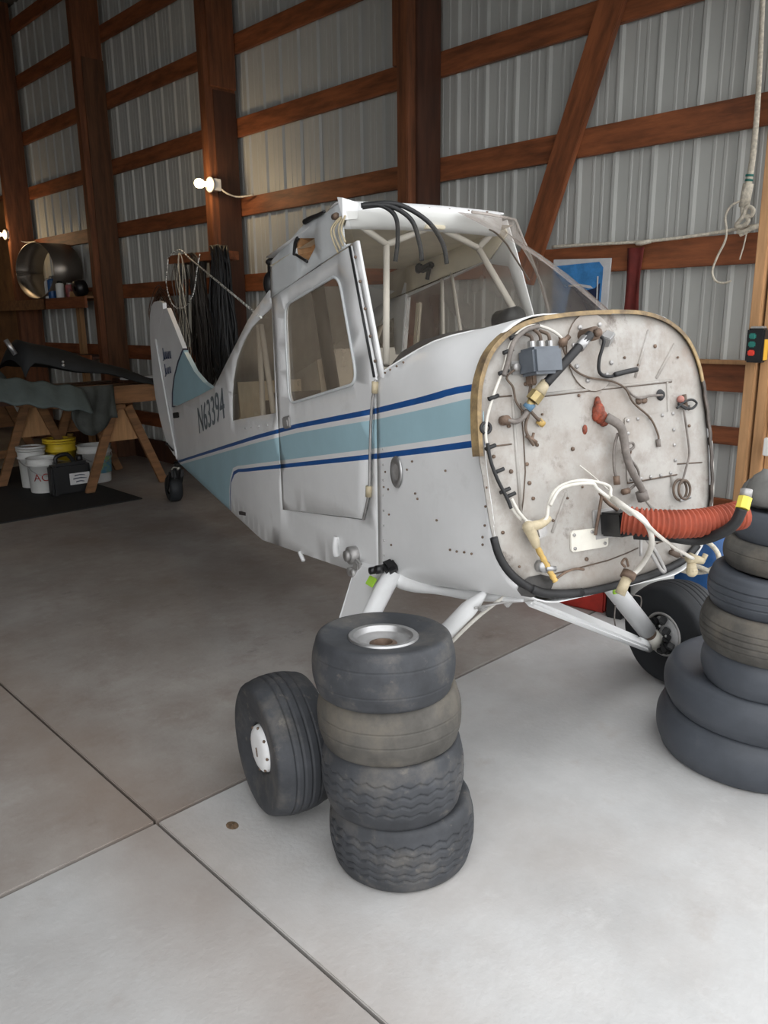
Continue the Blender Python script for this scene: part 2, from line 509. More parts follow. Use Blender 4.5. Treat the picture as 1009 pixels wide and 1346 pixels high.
# ---------------------------------------------------------------- tires
def tire(R0, W, rim, kind='rib', n=96, seed=0, grooves=(-.5, 0, .5), flat=.75, lugs=26, gd=.006):
    """aircraft tire around the z axis, centred on z=0; half-width W/2"""
    rnd = random.Random(seed)
    h = W / 2
    pr = []
    pr.append((rim + .012, -h * .55)); pr.append((rim, -h * .62)); pr.append((rim + .004, -h * .78))
    side = 9
    for i in range(side + 1):
        t = i / side
        a = t * pi / 2
        rr = rim + .010 + (R0 * .955 - rim - .010) * (sin(a * .95) / sin(pi / 2 * .95)) ** .85
        zz = -h * (.82 + .18 * sin(min(1, t * 1.35) * pi / 2)) if t < .62 else -h * (1.0 - .30 * ((t - .62) / .38) ** 1.7)
        pr.append((rr, zz))
    zend = -pr[-1][1]
    tn = 46 if kind != 'smooth' else 20
    crown = []
    for i in range(1, tn):
        u = -1 + 2 * i / tn
        crown.append((R0 - (R0 * .045) * abs(u) ** 2.4, u * zend))
    full = pr + crown + [(r, -z) for r, z in pr[::-1]]
    k = len(full)
    vs = []; fs = []
    i0, i1 = len(pr), len(pr) + len(crown)
    for i in range(n):
        a = 2 * pi * i / n
        wob = 1 + .004 * sin(3 * a + seed) + .003 * sin(7 * a + 2 * seed)
        for q, (r, z) in enumerate(full):
            if i0 <= q < i1:
                u = z / zend
                for gq in grooves:
                    gg = gq
                    if kind == 'wave':
                        ph = (a * lugs / (2 * pi)) % 1
                        gg = gq + .075 * (4 * abs(ph - .5) - 1)
                    if abs(u - gg) < (.045 if kind == 'wave' else .034): r -= gd
            vs.append((r * cos(a) * wob, r * sin(a) * wob, z))
    for i in range(n):
        j = (i + 1) % n
        for q in range(k - 1): fs.append((i * k + q, j * k + q, j * k + q + 1, i * k + q + 1))
    mb = MB(); mb.add(vs, fs, 0, True)
    return mb

def flat_tire(name, x, y, z0, R0, W, rim, kind, m, label, group, seed, tilt=(0, 0), **kw):
    o = tire(R0, W, rim, kind, seed=seed, n=kw.pop('n', 96), **kw).build(name, m)
    o.location = (x, y, z0 + W / 2); o.rotation_euler = (tilt[0], tilt[1], seed * 1.3)
    return tag(o, label, 'tire', group)

NG = 'used tires stacked in front of the airplane'
flat_tire('tire', 1.512, 1.508, 0, .222, .205, .085, 'wave', rubber, 'bottom tire of the near stack with wavy muddy tread', NG, 1, n=312, grooves=(-.72, -.4, 0, .4, .72))
flat_tire('tire', 1.490, 1.520, .200, .214, .205, .085, 'wave', rubber, 'bluish wavy tread tire second from bottom of near stack', NG, 2, n=312, grooves=(-.62, -.2, .2, .62), gd=.004)
flat_tire('tire', 1.478, 1.522, .400, .212, .170, .085, 'rib', rubber_dust, 'dusty brown ribbed tire under the rimmed one in near stack', NG, 3, grooves=(-.35, .35), gd=.003, tilt=(.02, -.03))
tr = empty('tire_with_rim', (1.455, 1.520, .648), 0, 'black tire mounted on a bare aluminium rim topping the near stack', 'tire', NG)
tr.rotation_euler = (R(-2), R(2.5), 0)
tire(.206, .168, .088, 'rib', seed=4, grooves=(-.6, .6), gd=.002).build('tire', rubber, tr)
b = MB()
for pr in ([(.098, .055), (.103, .064), (.102, .072), (.099, .075)], [(.099, .075), (.086, .074)], [(.086, .074), (.082, .066), (.079, .058)], [(.079, .058), (.074, .022), (.068, .012)], [(.068, .012), (.040, .010)],
           [(.068, -.012), (.074, -.022), (.079, -.058), (.086, -.074), (.099, -.075), (.103, -.064)]): b.lathe(pr, 56)
b.build('rim', bare_metal, tr)
b = MB()
for pr in ([(.040, .010), (.040, .050)], [(.040, .050), (.027, .054)], [(.027, .054), (.024, .048), (.022, -.03)], [(.012, .040), (.0005, .042)], [(.012, .040), (.014, -.03)], [(.040, .010), (.040, -.03)]): b.lathe(pr, 40)
b.build('hub', rust_metal, tr)

FG = 'tires stacked beside the hangar door jamb'
flat_tire('tire', 2.865, .985, 0, .345, .185, .16, 'smooth', rubber_blue, 'large smooth tire at the very bottom of the right stack', FG, 5, n=128, grooves=())
flat_tire('tire', 2.870, .950, .182, .358, .165, .16, 'smooth', rubber_blue, 'large smooth tire second from bottom of the right stack', FG, 6, n=128, grooves=())
flat_tire('tire', 2.745, .912, .345, .222, .135, .10, 'smooth', rubber_blue, 'small smooth dark tire resting on two large tires at right', FG, 7, grooves=())
flat_tire('tire', 2.735, .905, .478, .238, .150, .10, 'rib', rubber_dust, 'dusty grey ribbed tire in middle of the right stack', FG, 8, grooves=(-.6, -.2, .2, .6), gd=.004)
flat_tire('tire', 2.750, .915, .622, .222, .135, .10, 'rib', rubber_blue, 'black grooved tire just above the dusty grey one', FG, 9, grooves=(-.5, 0, .5), gd=.005)
flat_tire('tire', 2.800, .920, .752, .195, .105, .09, 'rib', rubber_dust, 'narrow dusty brown tire third from the top at right', FG, 10, grooves=(.3,), gd=.003)
flat_tire('tire', 2.805, .915, .852, .180, .110, .08, 'smooth', rubber_blue, 'small black tire under the grey inner tube at right', FG, 11, grooves=())
# collapsed inner tube lying on top
b = MB()
def bl(t, i): return .062 + .014 * sin(t * 6 * pi) + .01 * sin(t * 14 * pi + 1)
ring = [(2.83 + .115 * cos(a), .91 + .11 * sin(a), 1.015 + .025 * sin(2 * a + 1)) for a in [k * 2 * pi / 14 for k in range(14)]]
b.tube(ring, .06, 16, sub=5, closed=True, rfun=bl)
o = b.build('inner_tube', grey_rubber)
for v in o.data.vertices: v.co.z = .962 + (v.co.z - .94) * .72 + .016 * sin(v.co.x * 34) * cos(v.co.y * 29) + .010 * sin(v.co.x * 71 + v.co.y * 53)
tag(o, 'crumpled grey inner tube lying on the right tire stack', 'inner tube')

# ---------------------------------------------------------------- airplane (x forward, y port, z up in its own frame)
plane = empty('light_airplane', (2.235, 1.655, 0), R(-105),
              'white and light blue taildragger airplane without wings or engine on its wheels', 'airplane')
WS = [(-4.65, .02), (-1.7, .345), (-.6, .40), (0, .42), (.45, .44)]
WP = [(-4.65, .02), (-1.7, .31), (-.6, .355), (0, .40), (.45, .435)]


def interp(x, T):
    if x <= T[0][0]: return T[0][1]
    for (a, p), (b, q) in zip(T, T[1:]):
        if x <= b: return p + (q - p) * (x - a) / (b - a)
    return T[-1][1]


def stb(x, z, off=0.0): return Vector((x, -interp(x, WS) - off, z))
def prt(x, z, off=0.0): return Vector((x, interp(x, WP) + off, z))

TF = R(10.5)
F0 = Vector((.45, 0, 1.18)); FN = Vector((cos(TF), 0, sin(TF))); FU = Vector((-sin(TF), 0, cos(TF))); FV = Vector((0, 1, 0))
def fwp(u, v, n=0.0): return F0 + FV * u + FU * v + FN * n

# paint lines on the side, (x, z)
UL = [(-4.70, .395), (-4.286, .480), (-1.06, 1.143), (-.282, 1.283), (.328, 1.399), (.62, 1.452)]
LL = [(-2.013, .785), (-.30, 1.119), (.34, 1.247), (.62, 1.300)]
LC = [(-2.44, .40), (-2.425, .560), (-2.38, .650), (-2.28, .722), (-2.15, .760)]
def strip(line, a, b): return [(x, z + a) for x, z in line] + [(x, z + b) for x, z in line[::-1]]
lower = LC + LL
def lo(o): return [(x - o * (1 if i < 2 else .6 if i < 4 else 0), z + o * (0 if i == 0 else .5 if i < 3 else 1)) for i, (x, z) in enumerate(lower)]
def strip2(a, b): return lo(a) + lo(b)[::-1]
band = [(x, z - .030) for x, z in UL] + lo(.028)[::-1] + [(-4.8, .30)]
REG = [(band, 1), (strip(UL, -.010, .010), 2), (strip2(-.010, .009), 2)]
PAINT = [white_paint, band_blue, stripe_blue]
bot = [(-.25, .675), (-.47, .637), (-1.07, .552), (-1.66, .469), (-4.55, .420)]
deck = [(-4.66, .865), (-2.734,1.191), (-1.739,1.598), (-1.362, 1.735)]
door_o = [(-1.33, 1.700), (-1.30, .712), (-.365, .872), (-.311, .992), (-.300, 1.119), (-.282, 1.283), (-.246, 1.395), (-.43, 1.853)]
side_o = bot + [(-4.63, .45)] + deck + [(-1.333, 1.70), (-1.302, .710), (-.362, .869), (-.307, .992), (-.296, 1.119), (-.278, 1.283), (-.25, 1.38)]
rw = [(-1.337,1.657), (-1.503,1.615), (-1.672,1.564), (-1.866,1.486), (-2.044,1.388), (-2.160,1.274), (-2.220,1.158), (-2.242,1.037), (-1.349,1.172)]
plate('fuselage_side', side_o, stb, PAINT, plane, holes=[rw], regions=REG, grid=.12, thick=.006, off=-1)
pw = [(-1.40, 1.12), (-1.40, 1.60), (-1.70, 1.52), (-2.1, 1.30), (-2.2, 1.04)]
port_o = bot + [(-4.63, .45)] + deck + [(-1.345, 1.86), (-.54, 1.985), (-.475, 1.853), (-.29, 1.43), (-.25, 1.38)]
pd = [(-1.30, 1.10), (-1.315, 1.69), (-.68, 1.825), (-.52, 1.80), (-.33, 1.42), (-.34, 1.24)]
plate('port_side', port_o, prt, [white_paint, band_blue, stripe_blue, beige], plane, holes=[pw, pd], regions=REG, grid=.14, thick=.006, off=1)

# belly and turtle deck
b = MB(); vs = []; fs = []
st = [.0, .25, .5, .75, 1]
line = [(-.25, .675), (-.47, .637), (-1.07, .552), (-1.66, .469), (-2.4, .457), (-3.2, .443), (-4.55, .42), (-4.63, .45)]
for x, z in line:
    for t in st: vs.append((x, -interp(x, WS) * (1 - t) + interp(x, WP) * t, z - .02 * sin(pi * t)))
for i in range(len(line) - 1):
    for k in range(4): fs.append((5 * i + k, 5 * i + k + 1, 5 * i + k + 6, 5 * i + k + 5))
b.add(vs, fs, 0, True); b.build('belly_skin', white_paint, plane)
b = MB(); vs = []; fs = []
line = [(-1.362, 1.735), (-1.739,1.598), (-2.1, 1.40), (-2.734,1.191), (-3.4, 1.077), (-4.66, .865)]
for x, z in line:
    w1, w2 = interp(x, WS), interp(x, WP)
    for t in st: vs.append((x, -w1 * (1 - t) + w2 * t, z + .02 * sin(pi * t)))
for i in range(len(line) - 1):
    for k in range(4): fs.append((5 * i + k, 5 * i + k + 5, 5 * i + k + 6, 5 * i + k + 1))
b.add(vs, fs, 0, True); b.build('turtle_deck', white_paint, plane)

# starboard door, its window and the rear window
dw = rpoly([(-1.148,1.661), (-0.543,1.763), (-0.397,1.376), (-1.139,1.234)], .07, 7)
door = plate('door', door_o, lambda x, z: stb(x, z, .0015), PAINT, plane, holes=[dw], regions=REG, grid=.12, thick=.012, off=-1)
def grow(poly, k):
    c = sum((Vector(p) for p in poly), Vector((0, 0))) / len(poly)
    return [c + (Vector(p) - c) * k for p in poly]
plate('door_window', grow(dw, 1.02), lambda x, z: stb(x, z, -.006), plexi_side, door, grid=.2, thick=0)
b = MB(); P = [stb(p[0], p[1], .004) for p in dw]
b.tube(P, .006, 6, sub=1, closed=True); b.build('window_gasket', grey_panel, door)
b = MB(); c = stb(*(-1.170,1.148), .008); b.box(c, (.075, .012, .055), (0, R(-11), R(4)), bev=.006)
b.box(c + Vector((0, -.008, -.004)), (.05, .006, .03), (0, R(-11), R(4)), bev=.003); b.build('door_latch', dull_metal, door)
b = MB(); P = [stb(x, z, .006) for x, z in [(-.246, 1.395), (-.282, 1.283), (-.300, 1.119), (-.311, .992), (-.365, .872)]]
b.tube(P, .0055, 6, sub=3); b.build('hinge_rod', dull_metal, door)
b = MB()
for x, z in [(-.25, 1.37), (-.313, .99)]:
    b = MB(); b.cyl(stb(x, z - .02, .008), stb(x + .004, z + .02, .008), .012, 10); b.build('hinge_knuckle', cream, door)
b = MB(); b.tube([stb(x, z, .007) for x, z in [(-.436, 1.85), (-.256, 1.405)]], .005, 5, sub=1)
b.build('door_seal', black_rubber, door)
plate('rear_window', grow(rw, 1.015), lambda x, z: stb(x, z, -.008), plexi_side, plane, grid=.2, thick=0)
plate('port_rear_window', grow(pw, 1.015), lambda x, z: prt(x, z, -.01), plexi_side, plane, grid=.2, thick=0)
plate('port_window', grow(pd, 1.01), lambda x, z: prt(x, z, -.01), plexi, plane, grid=.2, thick=0)
# frame strip in front of the door that edges the windshield
plate('windshield_frame', [(-.426, 1.860), (-.235, 1.405), (-.20, 1.405), (-.385, 1.865)], lambda x, z: stb(x, z, .001), white_paint, plane, grid=.1, thick=.01, off=-1)
b = MB()
for t in (.12, .3, .5, .7, .88):
    b.sphere(stb(-.40 + .185 * t, 1.865 - .46 * t, .012), .006, 4)
b.build('frame_screws', rust_metal, plane, kind='stuff')

# wing root panel with a cut hole
hole = [(-0.940,1.923), (-0.764,1.907), (-0.759,1.873), (-0.837,1.828), (-0.964,1.860), (-0.978,1.897)]
wr = [(-1.309,1.856), (-1.068,1.919), (-0.857,1.973), (-0.642,1.985), (-0.508,2.005), (-0.498,1.950), (-0.484,1.859), (-0.426,1.859), (-1.331,1.699)]
root = plate('wing_root_panel', wr, lambda x, z: stb(x, z, .006), grey_panel, plane, holes=[hole], grid=.1, thick=.006, off=-1)
b = MB(); P = [stb(p[0], p[1], -.0) for p in hole]
c = stb(*(-0.857,1.881), -.09)
vs = P + [c + (p - c) * .55 + Vector((0, .0, 0)) for p in P]; n = len(P)
b.add(vs, [(i, (i + 1) % n, n + (i + 1) % n, n + i) for i in range(n)] + [[n + i for i in range(n)]], 0, False); b.build('hole_lining', wood_raw, root)
b = MB(); b.tube([stb(*(-0.991,1.862), .008), stb(*(-0.968,1.905), .01), stb(*(-0.940,1.923), .008)], .008, 6); b.tube([stb(*(-0.964,1.860), .01), stb(*(-0.837,1.825), .012)], .006, 6)
b.build('torn_edge', black_rubber, root)
b = MB(); b.tube([stb(*(-0.848,1.975), .012), stb(*(-0.782,1.981), .014), stb(*(-0.703,1.984), .014), stb(*(-0.641,1.990), .012)], .011, 8, rfun=lambda t, i: .011 - .006 * t)
b.build('black_fillet', black_rubber, root)
b = MB(); b.cyl(stb(*(-0.578,1.964), .0), stb(*(-0.524,1.961), .015), .012, 12); b.build('spar_fitting', rust_metal, root)
b = MB()
for k in range(4):
    x0 = 459 - 2 * k
    P = [[stb(-.455 - .012 * k, 1.955, .012)], [stb(-.475 - .020 * k + .01 * (k % 2), 1.91, .02 + .006 * k)], [stb(-.46 - .022 * k, 1.865 - .010 * k, .012)]]
    b.tube([p[0] for p in P], .004, 5)
b.build('wire_bundle', cream, root)
b = MB(); c = Vector((-1.40, -.33, 1.765)); b.sphere(c, .055, 8, s=(.8, .8, 1.1)); b.cyl(c, c + Vector((.01, 0, .10)), .022, 10); b.sphere(c + Vector((.01, 0, .095)), .032, 6, s=(1, 1, .6))
b.build('dome_light', black_plastic, plane)

# roof skin, headliner and the rolled front edge
def roofz(x): return 2.005 + (x + .5) * .17
yc0, yc1 = -.395, .305
b = MB(); vs = []; fs = []
for x in (-.52, -.75, -1.05, -1.295):
    for t in (0, .33, .66, 1): vs.append((x, yc0 + (yc1 + .02 - yc0) * t, roofz(x) + .012 * sin(pi * t)))
for i in range(3):
    for k in range(3): fs.append((4 * i + k, 4 * i + k + 4, 4 * i + k + 5, 4 * i + k + 1))
b.add(vs, fs, 0, True); o = b.build('roof_skin', [white_paint], plane)
md = o.modifiers.new('t', 'SOLIDIFY'); md.thickness = .006
b = MB(); b.add([(-.47, yc0 + .01, 1.955), (-.47, yc1 + .03, 1.955), (-1.29, yc1 + .03, 1.835), (-1.29, yc0 + .01, 1.835)], [(0, 1, 2, 3)])
b.build('headliner', beige, plane)
b = MB(); vs = []; fs = []
pr = [(-.62, 1.995), (-.56, 2.010), (-.52, 2.012), (-.485, 2.004), (-.465, 1.985), (-.462, 1.958), (-.475, 1.925), (-.50, 1.914), (-.52, 1.916)]
for t in range(9):
    y = -.405 + (.275 + .405) * t / 8
    for x, z in pr: vs.append((x + .010 * sin(pi * t / 8), y, z + .006 * sin(pi * t / 8)))
for t in range(8):
    for k in range(8): fs.append((9 * t + k, 9 * t + k + 1, 9 * t + k + 10, 9 * t + k + 9))
b.add(vs, fs, 0, True); o = b.build('roof_front_edge', white_paint, plane)
md = o.modifiers.new('t', 'SOLIDIFY'); md.thickness = .006
b = MB()
for k in range(7): b.sphere((-.476 + .006 * sin(pi * k / 6), -.33 + k * .09, 2.0), .006, 4, s=(1, 1, .6))
b.build('edge_screws', rust_metal, plane, kind='stuff')
b = MB(); b.box((-.48, -.04, 1.932), (.06, .085, .014), bev=.003); b.build('tube_bracket', beige, plane)
b = MB(); b.add([(-.475, -.415, 2.015), (-.465, -.36, 2.0), (-.458, -.37, 1.945), (-.47, -.42, 1.94), (-.50, -.42, 2.02)], [(0, 1, 2, 3), (0, 3, 4)])
o = b.build('torn_metal_corner', white_paint, plane); md = o.modifiers.new('t', 'SOLIDIFY'); md.thickness = .006

# cabin tubes
NA = Vector((-.53, -.21, 1.870)); NB = Vector((-.53, .21, 1.870)); NC = Vector((-.50, -.015, 1.945))
def ctube(a, bb, r=.0125, m=seat_white, n='cabin_tube'):
    q = MB(); q.cyl(a, bb, r, 10); return q.build(n, m, plane)
ctube(NA, (-.50, -.375, 1.955)); ctube(NA, NC); ctube(NC, NB); ctube(NB, (-.50, .285, 1.955))
ctube(NA, (-.31, -.34, 1.44)); ctube(NB, (-.25, .24, 1.55))
ctube((-1.62, -.325, 1.58), (-1.62, -.325, .70), .014, white_paint); ctube((-1.60, -.32, 1.58), (-1.36, -.33, .80), .014, white_paint); ctube((-1.75, .25, 1.50), (-1.75, .25, .70))
ctube((-1.45, .33, 1.70), (-2.2, .25, .55)); ctube((-.95, .33, 1.22), (-.98, .33, 1.86), .009); ctube((-.75, .34, 1.26), (-.90, .33, 1.80), .008)

# interior: port lining, doors, panel, seats, straps
plate('cabin_lining', [(-1.46, 1.69), (-1.44, 1.82), (-.54, 1.965), (-.52, 1.93), (-.62, 1.84)], lambda x, z: prt(x, z, -.012), beige, plane, grid=.2, thick=.008)
plate('port_lining', [(-.26, .70), (-.26, 1.42), (-.34, 1.235), (-1.30, 1.09), (-1.40, 1.11), (-2.2, 1.03), (-2.3, .55), (-1.1, .57)], lambda x, z: prt(x, z, -.012), beige, plane, grid=.25, thick=.006)
b = MB(); b.box((-1.335, .325, 1.45), (.055, .03, .66), (0, R(9), 0), bev=.004); b.build('door_post', white_paint, plane)
b = MB(); b.box((-1.21, .33, 1.45), (.03, .02, .46), (0, R(9), 0), bev=.004); b.build('door_post', beige, plane)
b = MB(); b.tube([(-1.20, .31, 1.895), (-1.12, .29, 1.90), (-1.02, .285, 1.925), (-.97, .30, 1.935), (-1.0, .31, 1.905), (-1.13, .31, 1.885)], .009, 6); b.sphere((-1.10, .30, 1.882), .018, 6)
b.build('grab_loop', black_plastic, plane)
b = MB(); b.cyl((-1.16, .32, 1.825), (-1.11, .29, 1.832), .02, 10); b.box((-1.06, .30, 1.83), (.10, .03, .03), (0, R(-12), 0), bev=.008); b.cyl((-1.04, .30, 1.82), (-1.04, .29, 1.775), .010, 8)
b.build('latch_handle', black_plastic, plane)
b = MB(); b.box((-1.29, .322, 1.775), (.11, .006, .07), (0, R(-9), 0)); b.build('placard', seat_white, plane)
b = MB(); b.box((-.13, 0, 1.30), (.04, .74, .30), (0, R(10.5), 0), bev=.03); b.build('instrument_panel', dark_trim, plane)
b = MB(); vs = []; fs = []
for i, (x, zc, ze) in enumerate([(-.30, 1.535, 1.40), (-.16, 1.560, 1.41), (.0, 1.572, 1.44), (.16, 1.575, 1.46)]):
    for k in range(9):
        t = -1 + k / 4; vs.append((x - .03 * (1 - t * t), .355 * t - .01, zc - (zc - ze) * abs(t) ** 3.4))
for i in range(3):
    for k in range(8): fs.append((9 * i + k, 9 * i + 9 + k, 9 * i + 10 + k, 9 * i + k + 1))
b.add(vs, fs, 0, True); b.build('glareshield', dark_trim, plane)
b = MB(); b.cyl((-.20, .075, 1.585), (-.10, .075, 1.60), .040, 14); b.box((-.14, .08, 1.55), (.07, .08, .05), bev=.01); b.build('compass', black_plastic, plane)
def seat(x):
    q = MB(); q.box((x, -.03, .93), (.46, .46, .12), (0, R(-11), 0), bev=.05)
    o = q.build('seat_cushion', seat_white, plane)
    q = MB(); q.box((x - .25, -.03, 1.20), (.10, .45, .56), (0, R(-16), 0), bev=.05); q.build('seat_back', seat_white, plane)
seat(-.78)
q = MB(); q.box((-1.45, -.02, .80), (.5, .48, .10), (0, R(-11), 0), bev=.04); q.build('rear_seat_cushion', seat_white, plane)
q = MB(); q.box((-1.78, -.02, 1.02), (.09, .46, .42), (0, R(-16), 0), bev=.04); q.build('rear_seat_back', dark_trim, plane)
b = MB(); b.tube([(-1.10, -.26, 1.88), (-1.06, -.24, 1.62), (-1.02, -.22, 1.35), (-.98, -.2, 1.12)], .03, 6, rfun=lambda t, i: .030); b.build('shoulder_strap', cloth_dark, plane)
b = MB(); b.box((-1.2, 0, .66), (1.9, .62, .02), (0, R(-9), 0)); b.build('cabin_floor', dark_trim, plane)
b = MB(); b.box((-2.3, -.01, .9), (.02, .4, .7), (0, R(-6), 0)); b.build('rear_bulkhead', beige, plane)

# cables hanging from the wing root across the windshield
for P in ([(-.40, -.375, 1.985), (-.37, -.31, 1.985), (-.36, -.26, 1.95), (-.37, -.245, 1.88), (-.38, -.25, 1.80)],
          [(-.40, -.37, 1.98), (-.36, -.29, 1.985), (-.33, -.215, 1.94), (-.32, -.185, 1.86), (-.32, -.175, 1.80)],
          [(-.40, -.365, 1.988), (-.35, -.26, 1.99), (-.31, -.16, 1.935), (-.30, -.10, 1.86), (-.295, -.085, 1.79)]):
    b = MB(); b.tube([Vector(p) + Vector((-.015, 0, 0)) for p in P], .0085, 8); b.build('hanging_cable', black_rubber, plane)

# boot cowl: (x, tau), tau 0-1 belly, 1-2 side, 2-3 round shoulder and top
def cw(x, t):
    k = (x + .25) / .70
    w = .412 + (.446 - .412) * k; zb = .672 + (.792 - .672) * k; zt = 1.50 + (1.606 - 1.50) * k
    rb = .03 + .20 * k; rt = .13 + .11 * k
    if t < 1:
        L = rb * pi / 2 + (w - rb); s = t * L
        if s < w - rb: y, z = s, zb
        else:
            a = (s - (w - rb)) / rb; y, z = w - rb + rb * sin(a), zb + rb - rb * cos(a)
    elif t < 2: y, z = w, zb + rb + (zt - rt - zb - rb) * (t - 1)
    else:
        L = rt * pi / 2 + (w - rt); s = (t - 2) * L
        if s < rt * pi / 2:
            a = s / rt; y, z = w - rt + rt * cos(a), zt - rt + rt * sin(a)
        else: y, z = w - rt - (s - rt * pi / 2), zt
    z += .010 * k * (y / w - 1) * 0
    xx = x - math.tan(TF) * (z - 1.18) * max(0, k) ** 1.0
    dent = .008 * sin(9 * x + 3) * sin(5.0 * t) * k
    if t > 1.9: dent += .010 * sin(14 * x) * sin(9 * t) * min(1, (t - 1.9) * 3) * (1 - min(1, (t - 2.2) / .4) if t > 2.2 else 1)
    return Vector((xx, -(y + dent * .8), z + (dent * .4 if t > 2 else 0)))


def tau(x, z):
    k = (x + .25) / .70
    for _ in range(2):
        zb = .672 + .12 * k; zt = 1.50 + .106 * k; rb = .03 + .20 * k; rt = .13 + .11 * k
    z0, z1 = zb + rb, zt - rt
    if z > z1:
        a = math.asin(min(1, (z - z1) / rt)); w = .412 + .04 * k
        return 2 + rt * a / (rt * pi / 2 + w - rt)
    return 1 + (z - z0) / (z1 - z0)


def tline(line, o):
    out = []
    for i in range(15):
        x = -.27 + .74 * i / 14
        out.append((x, tau(max(-.25, min(.45, x)), interp(x + .0, [(a, c) for a, c in line]) + o)))
    return out


def skew(line):          # the side leans back with height near the firewall
    return [(x, z) for x, z in line]
ULc, LLc = UL[2:], LL
co = [(.45, .0), (-.25, .0), (-.25, tau(-.25, 1.40)), (-.20, 2.12), (-.11, 2.25), (.0, 2.38), (.12, 2.52), (.22, 2.72), (.27, 3.0), (.45, 3.0)]
creg = [(tline(ULc, -.030) + tline(LLc, .028)[::-1], 1), (tline(ULc, -.010) + tline(ULc, .010)[::-1], 2), (tline(LLc, -.010) + tline(LLc, .009)[::-1], 2)]
plate('boot_cowl', co, cw, PAINT, plane, regions=creg, grid=.07, thick=.004, off=0,
      mirror=lambda x, t: Vector((cw(x, t).x, -cw(x, t).y, cw(x, t).z)))
b = MB(); c = stb(*(-0.087,1.099), .012)
b.lathe([(.020, .0), (.032, .006), (.046, .004), (.048, 0)], 24, M=Matrix.Translation(c) @ Matrix.Rotation(R(90), 4, 'X') @ Matrix.Diagonal((.8, 1.15, 1, 1)))
b.build('vent_ring', bare_metal, plane)
b = MB(); b.lathe([(.001, .001), (.024, .002)], 16, M=Matrix.Translation(c) @ Matrix.Rotation(R(90), 4, 'X') @ Matrix.Diagonal((.8, 1.15, 1, 1))); b.build('vent_cap', dull_metal, plane)
b = MB()
for x, z in [(-0.174,1.424), (-0.135,1.436), (-0.087,1.450), (-0.040,1.464), (0.018,1.151), (-0.160,1.025), (0.054,1.034), (-0.156,0.936), (0.039,1.049), (0.180,0.991), (0.232,1.156), (-0.141,0.829), (-0.195,1.027), (-0.182,1.083), (-0.018,1.118), (0.455,1.146), (0.453,1.092), (0.451,1.037), (0.441,1.001), (0.442,0.979), (0.263,0.917), (0.302,0.922), (0.344,0.931), (0.385,0.937)]:
    k = (x + .25) / .7; y = (.412 + .04 * k)
    b.sphere((x, -y - .004, z), .004, 4)
b.build('cowl_rivets', rust_metal, plane, kind='stuff')
b = MB()
for px in range(12):
    x = -1.9 + .14 * px
    if x < -1.35: b.sphere(stb(x, 1.165 + (x + 1.35) * .155 - .045, .002), .006, 4)
for k in range(9): b.sphere(stb(-.20, .72 + .055 * k, .004), .004, 4)
b.build('side_rivets', dull_metal, plane, kind='stuff')
# crumpled lower cowl lip
b = MB(); P = [(-0.137,0.729), (0.094,0.759), (0.326,0.807), (0.544,0.863)]
b.tube([(-.13, -.40, .705), (.0, -.36, .700), (.18, -.31, .722), (.40, -.27, .765)], .035, 8, rfun=lambda t, i: (.030 + .008 * sin(11 * t)) * (1 - .75 * t))
b.build('crumpled_lip', white_paint, plane)

# windshield: ruled sheet from the roof edge to the cowl
top = []; base = []
for i in range(25):
    t = -1 + i / 12
    top.append(Vector((-.462 + .02 * (1 - t * t), -.05 + .36 * t if t < 0 else -.05 + .38 * t, 1.990 - .02 * t * t)))
    a = abs(t)
    u = (1 - a)
    wx = interp(u, [(0, -.25), (.14, -.20), (.28, -.11), (.42, .0), (.58, .12), (.78, .22), (1, .27)])
    wt = interp(u, [(0, tau(-.25, 1.40)), (.14, 2.12), (.28, 2.25), (.42, 2.38), (.58, 2.52), (.78, 2.72), (1, 3.0)])
    if t > 0:
        wx = interp(u, [(0, -.25), (.12, -.18), (.26, -.06), (.42, .12), (.58, .25), (.78, .32), (1, .33)])
        wt = interp(u, [(0, tau(-.25, 1.40)), (.12, 2.05), (.26, 2.15), (.42, 2.30), (.58, 2.46), (.78, 2.7), (1, 3.0)])
    else: wx += .06 * max(0, u - .6) / .4
    q = cw(wx, wt)
    base.append(Vector((q.x, q.y if t < 0 else -q.y, q.z + .003)))
b = MB(); vs = []; fs = []; ns = 8
for i in range(25):
    for k in range(ns + 1):
        s = k / ns; p = top[i].lerp(base[i], s)
        p += Vector((.05, 0, .03)) * sin(pi * s) * .6
        vs.append(p)
for i in range(24):
    for k in range(ns): fs.append((i * (ns + 1) + k, i * (ns + 1) + k + 1, (i + 1) * (ns + 1) + k + 1, (i + 1) * (ns + 1) + k))
# the starboard third is clear, the port side hazed with dust and painted reflection
mi = [0 if i // ns < 15 else 1 for i in range(len(fs))]
b.add(vs, fs, 0, True); b.m = mi
b.build('windshield', [plexi_clear, plexi], plane)
b = MB(); b.tube([p + Vector((.0, 0, .0)) for p in base], .004, 6, sub=1); b.build('windshield_edge', white_paint, plane)
b = MB(); b.tube([top[i] + Vector((.012, 0, .004)) for i in range(17, 25)] + [vs[24 * 9 + k] + Vector((0, .006, 0)) for k in range(1, 9)], .006, 6, sub=1); b.build('windshield_edge', plexi, plane)
b = MB(); b.tube([(-.50, .14, 1.93), (-.47, .22, 1.935), (-.44, .27, 1.89), (-.41, .29, 1.84), (-.33, .31, 1.74)], .0035, 6); b.build('vent_line', wire_brown, plane)

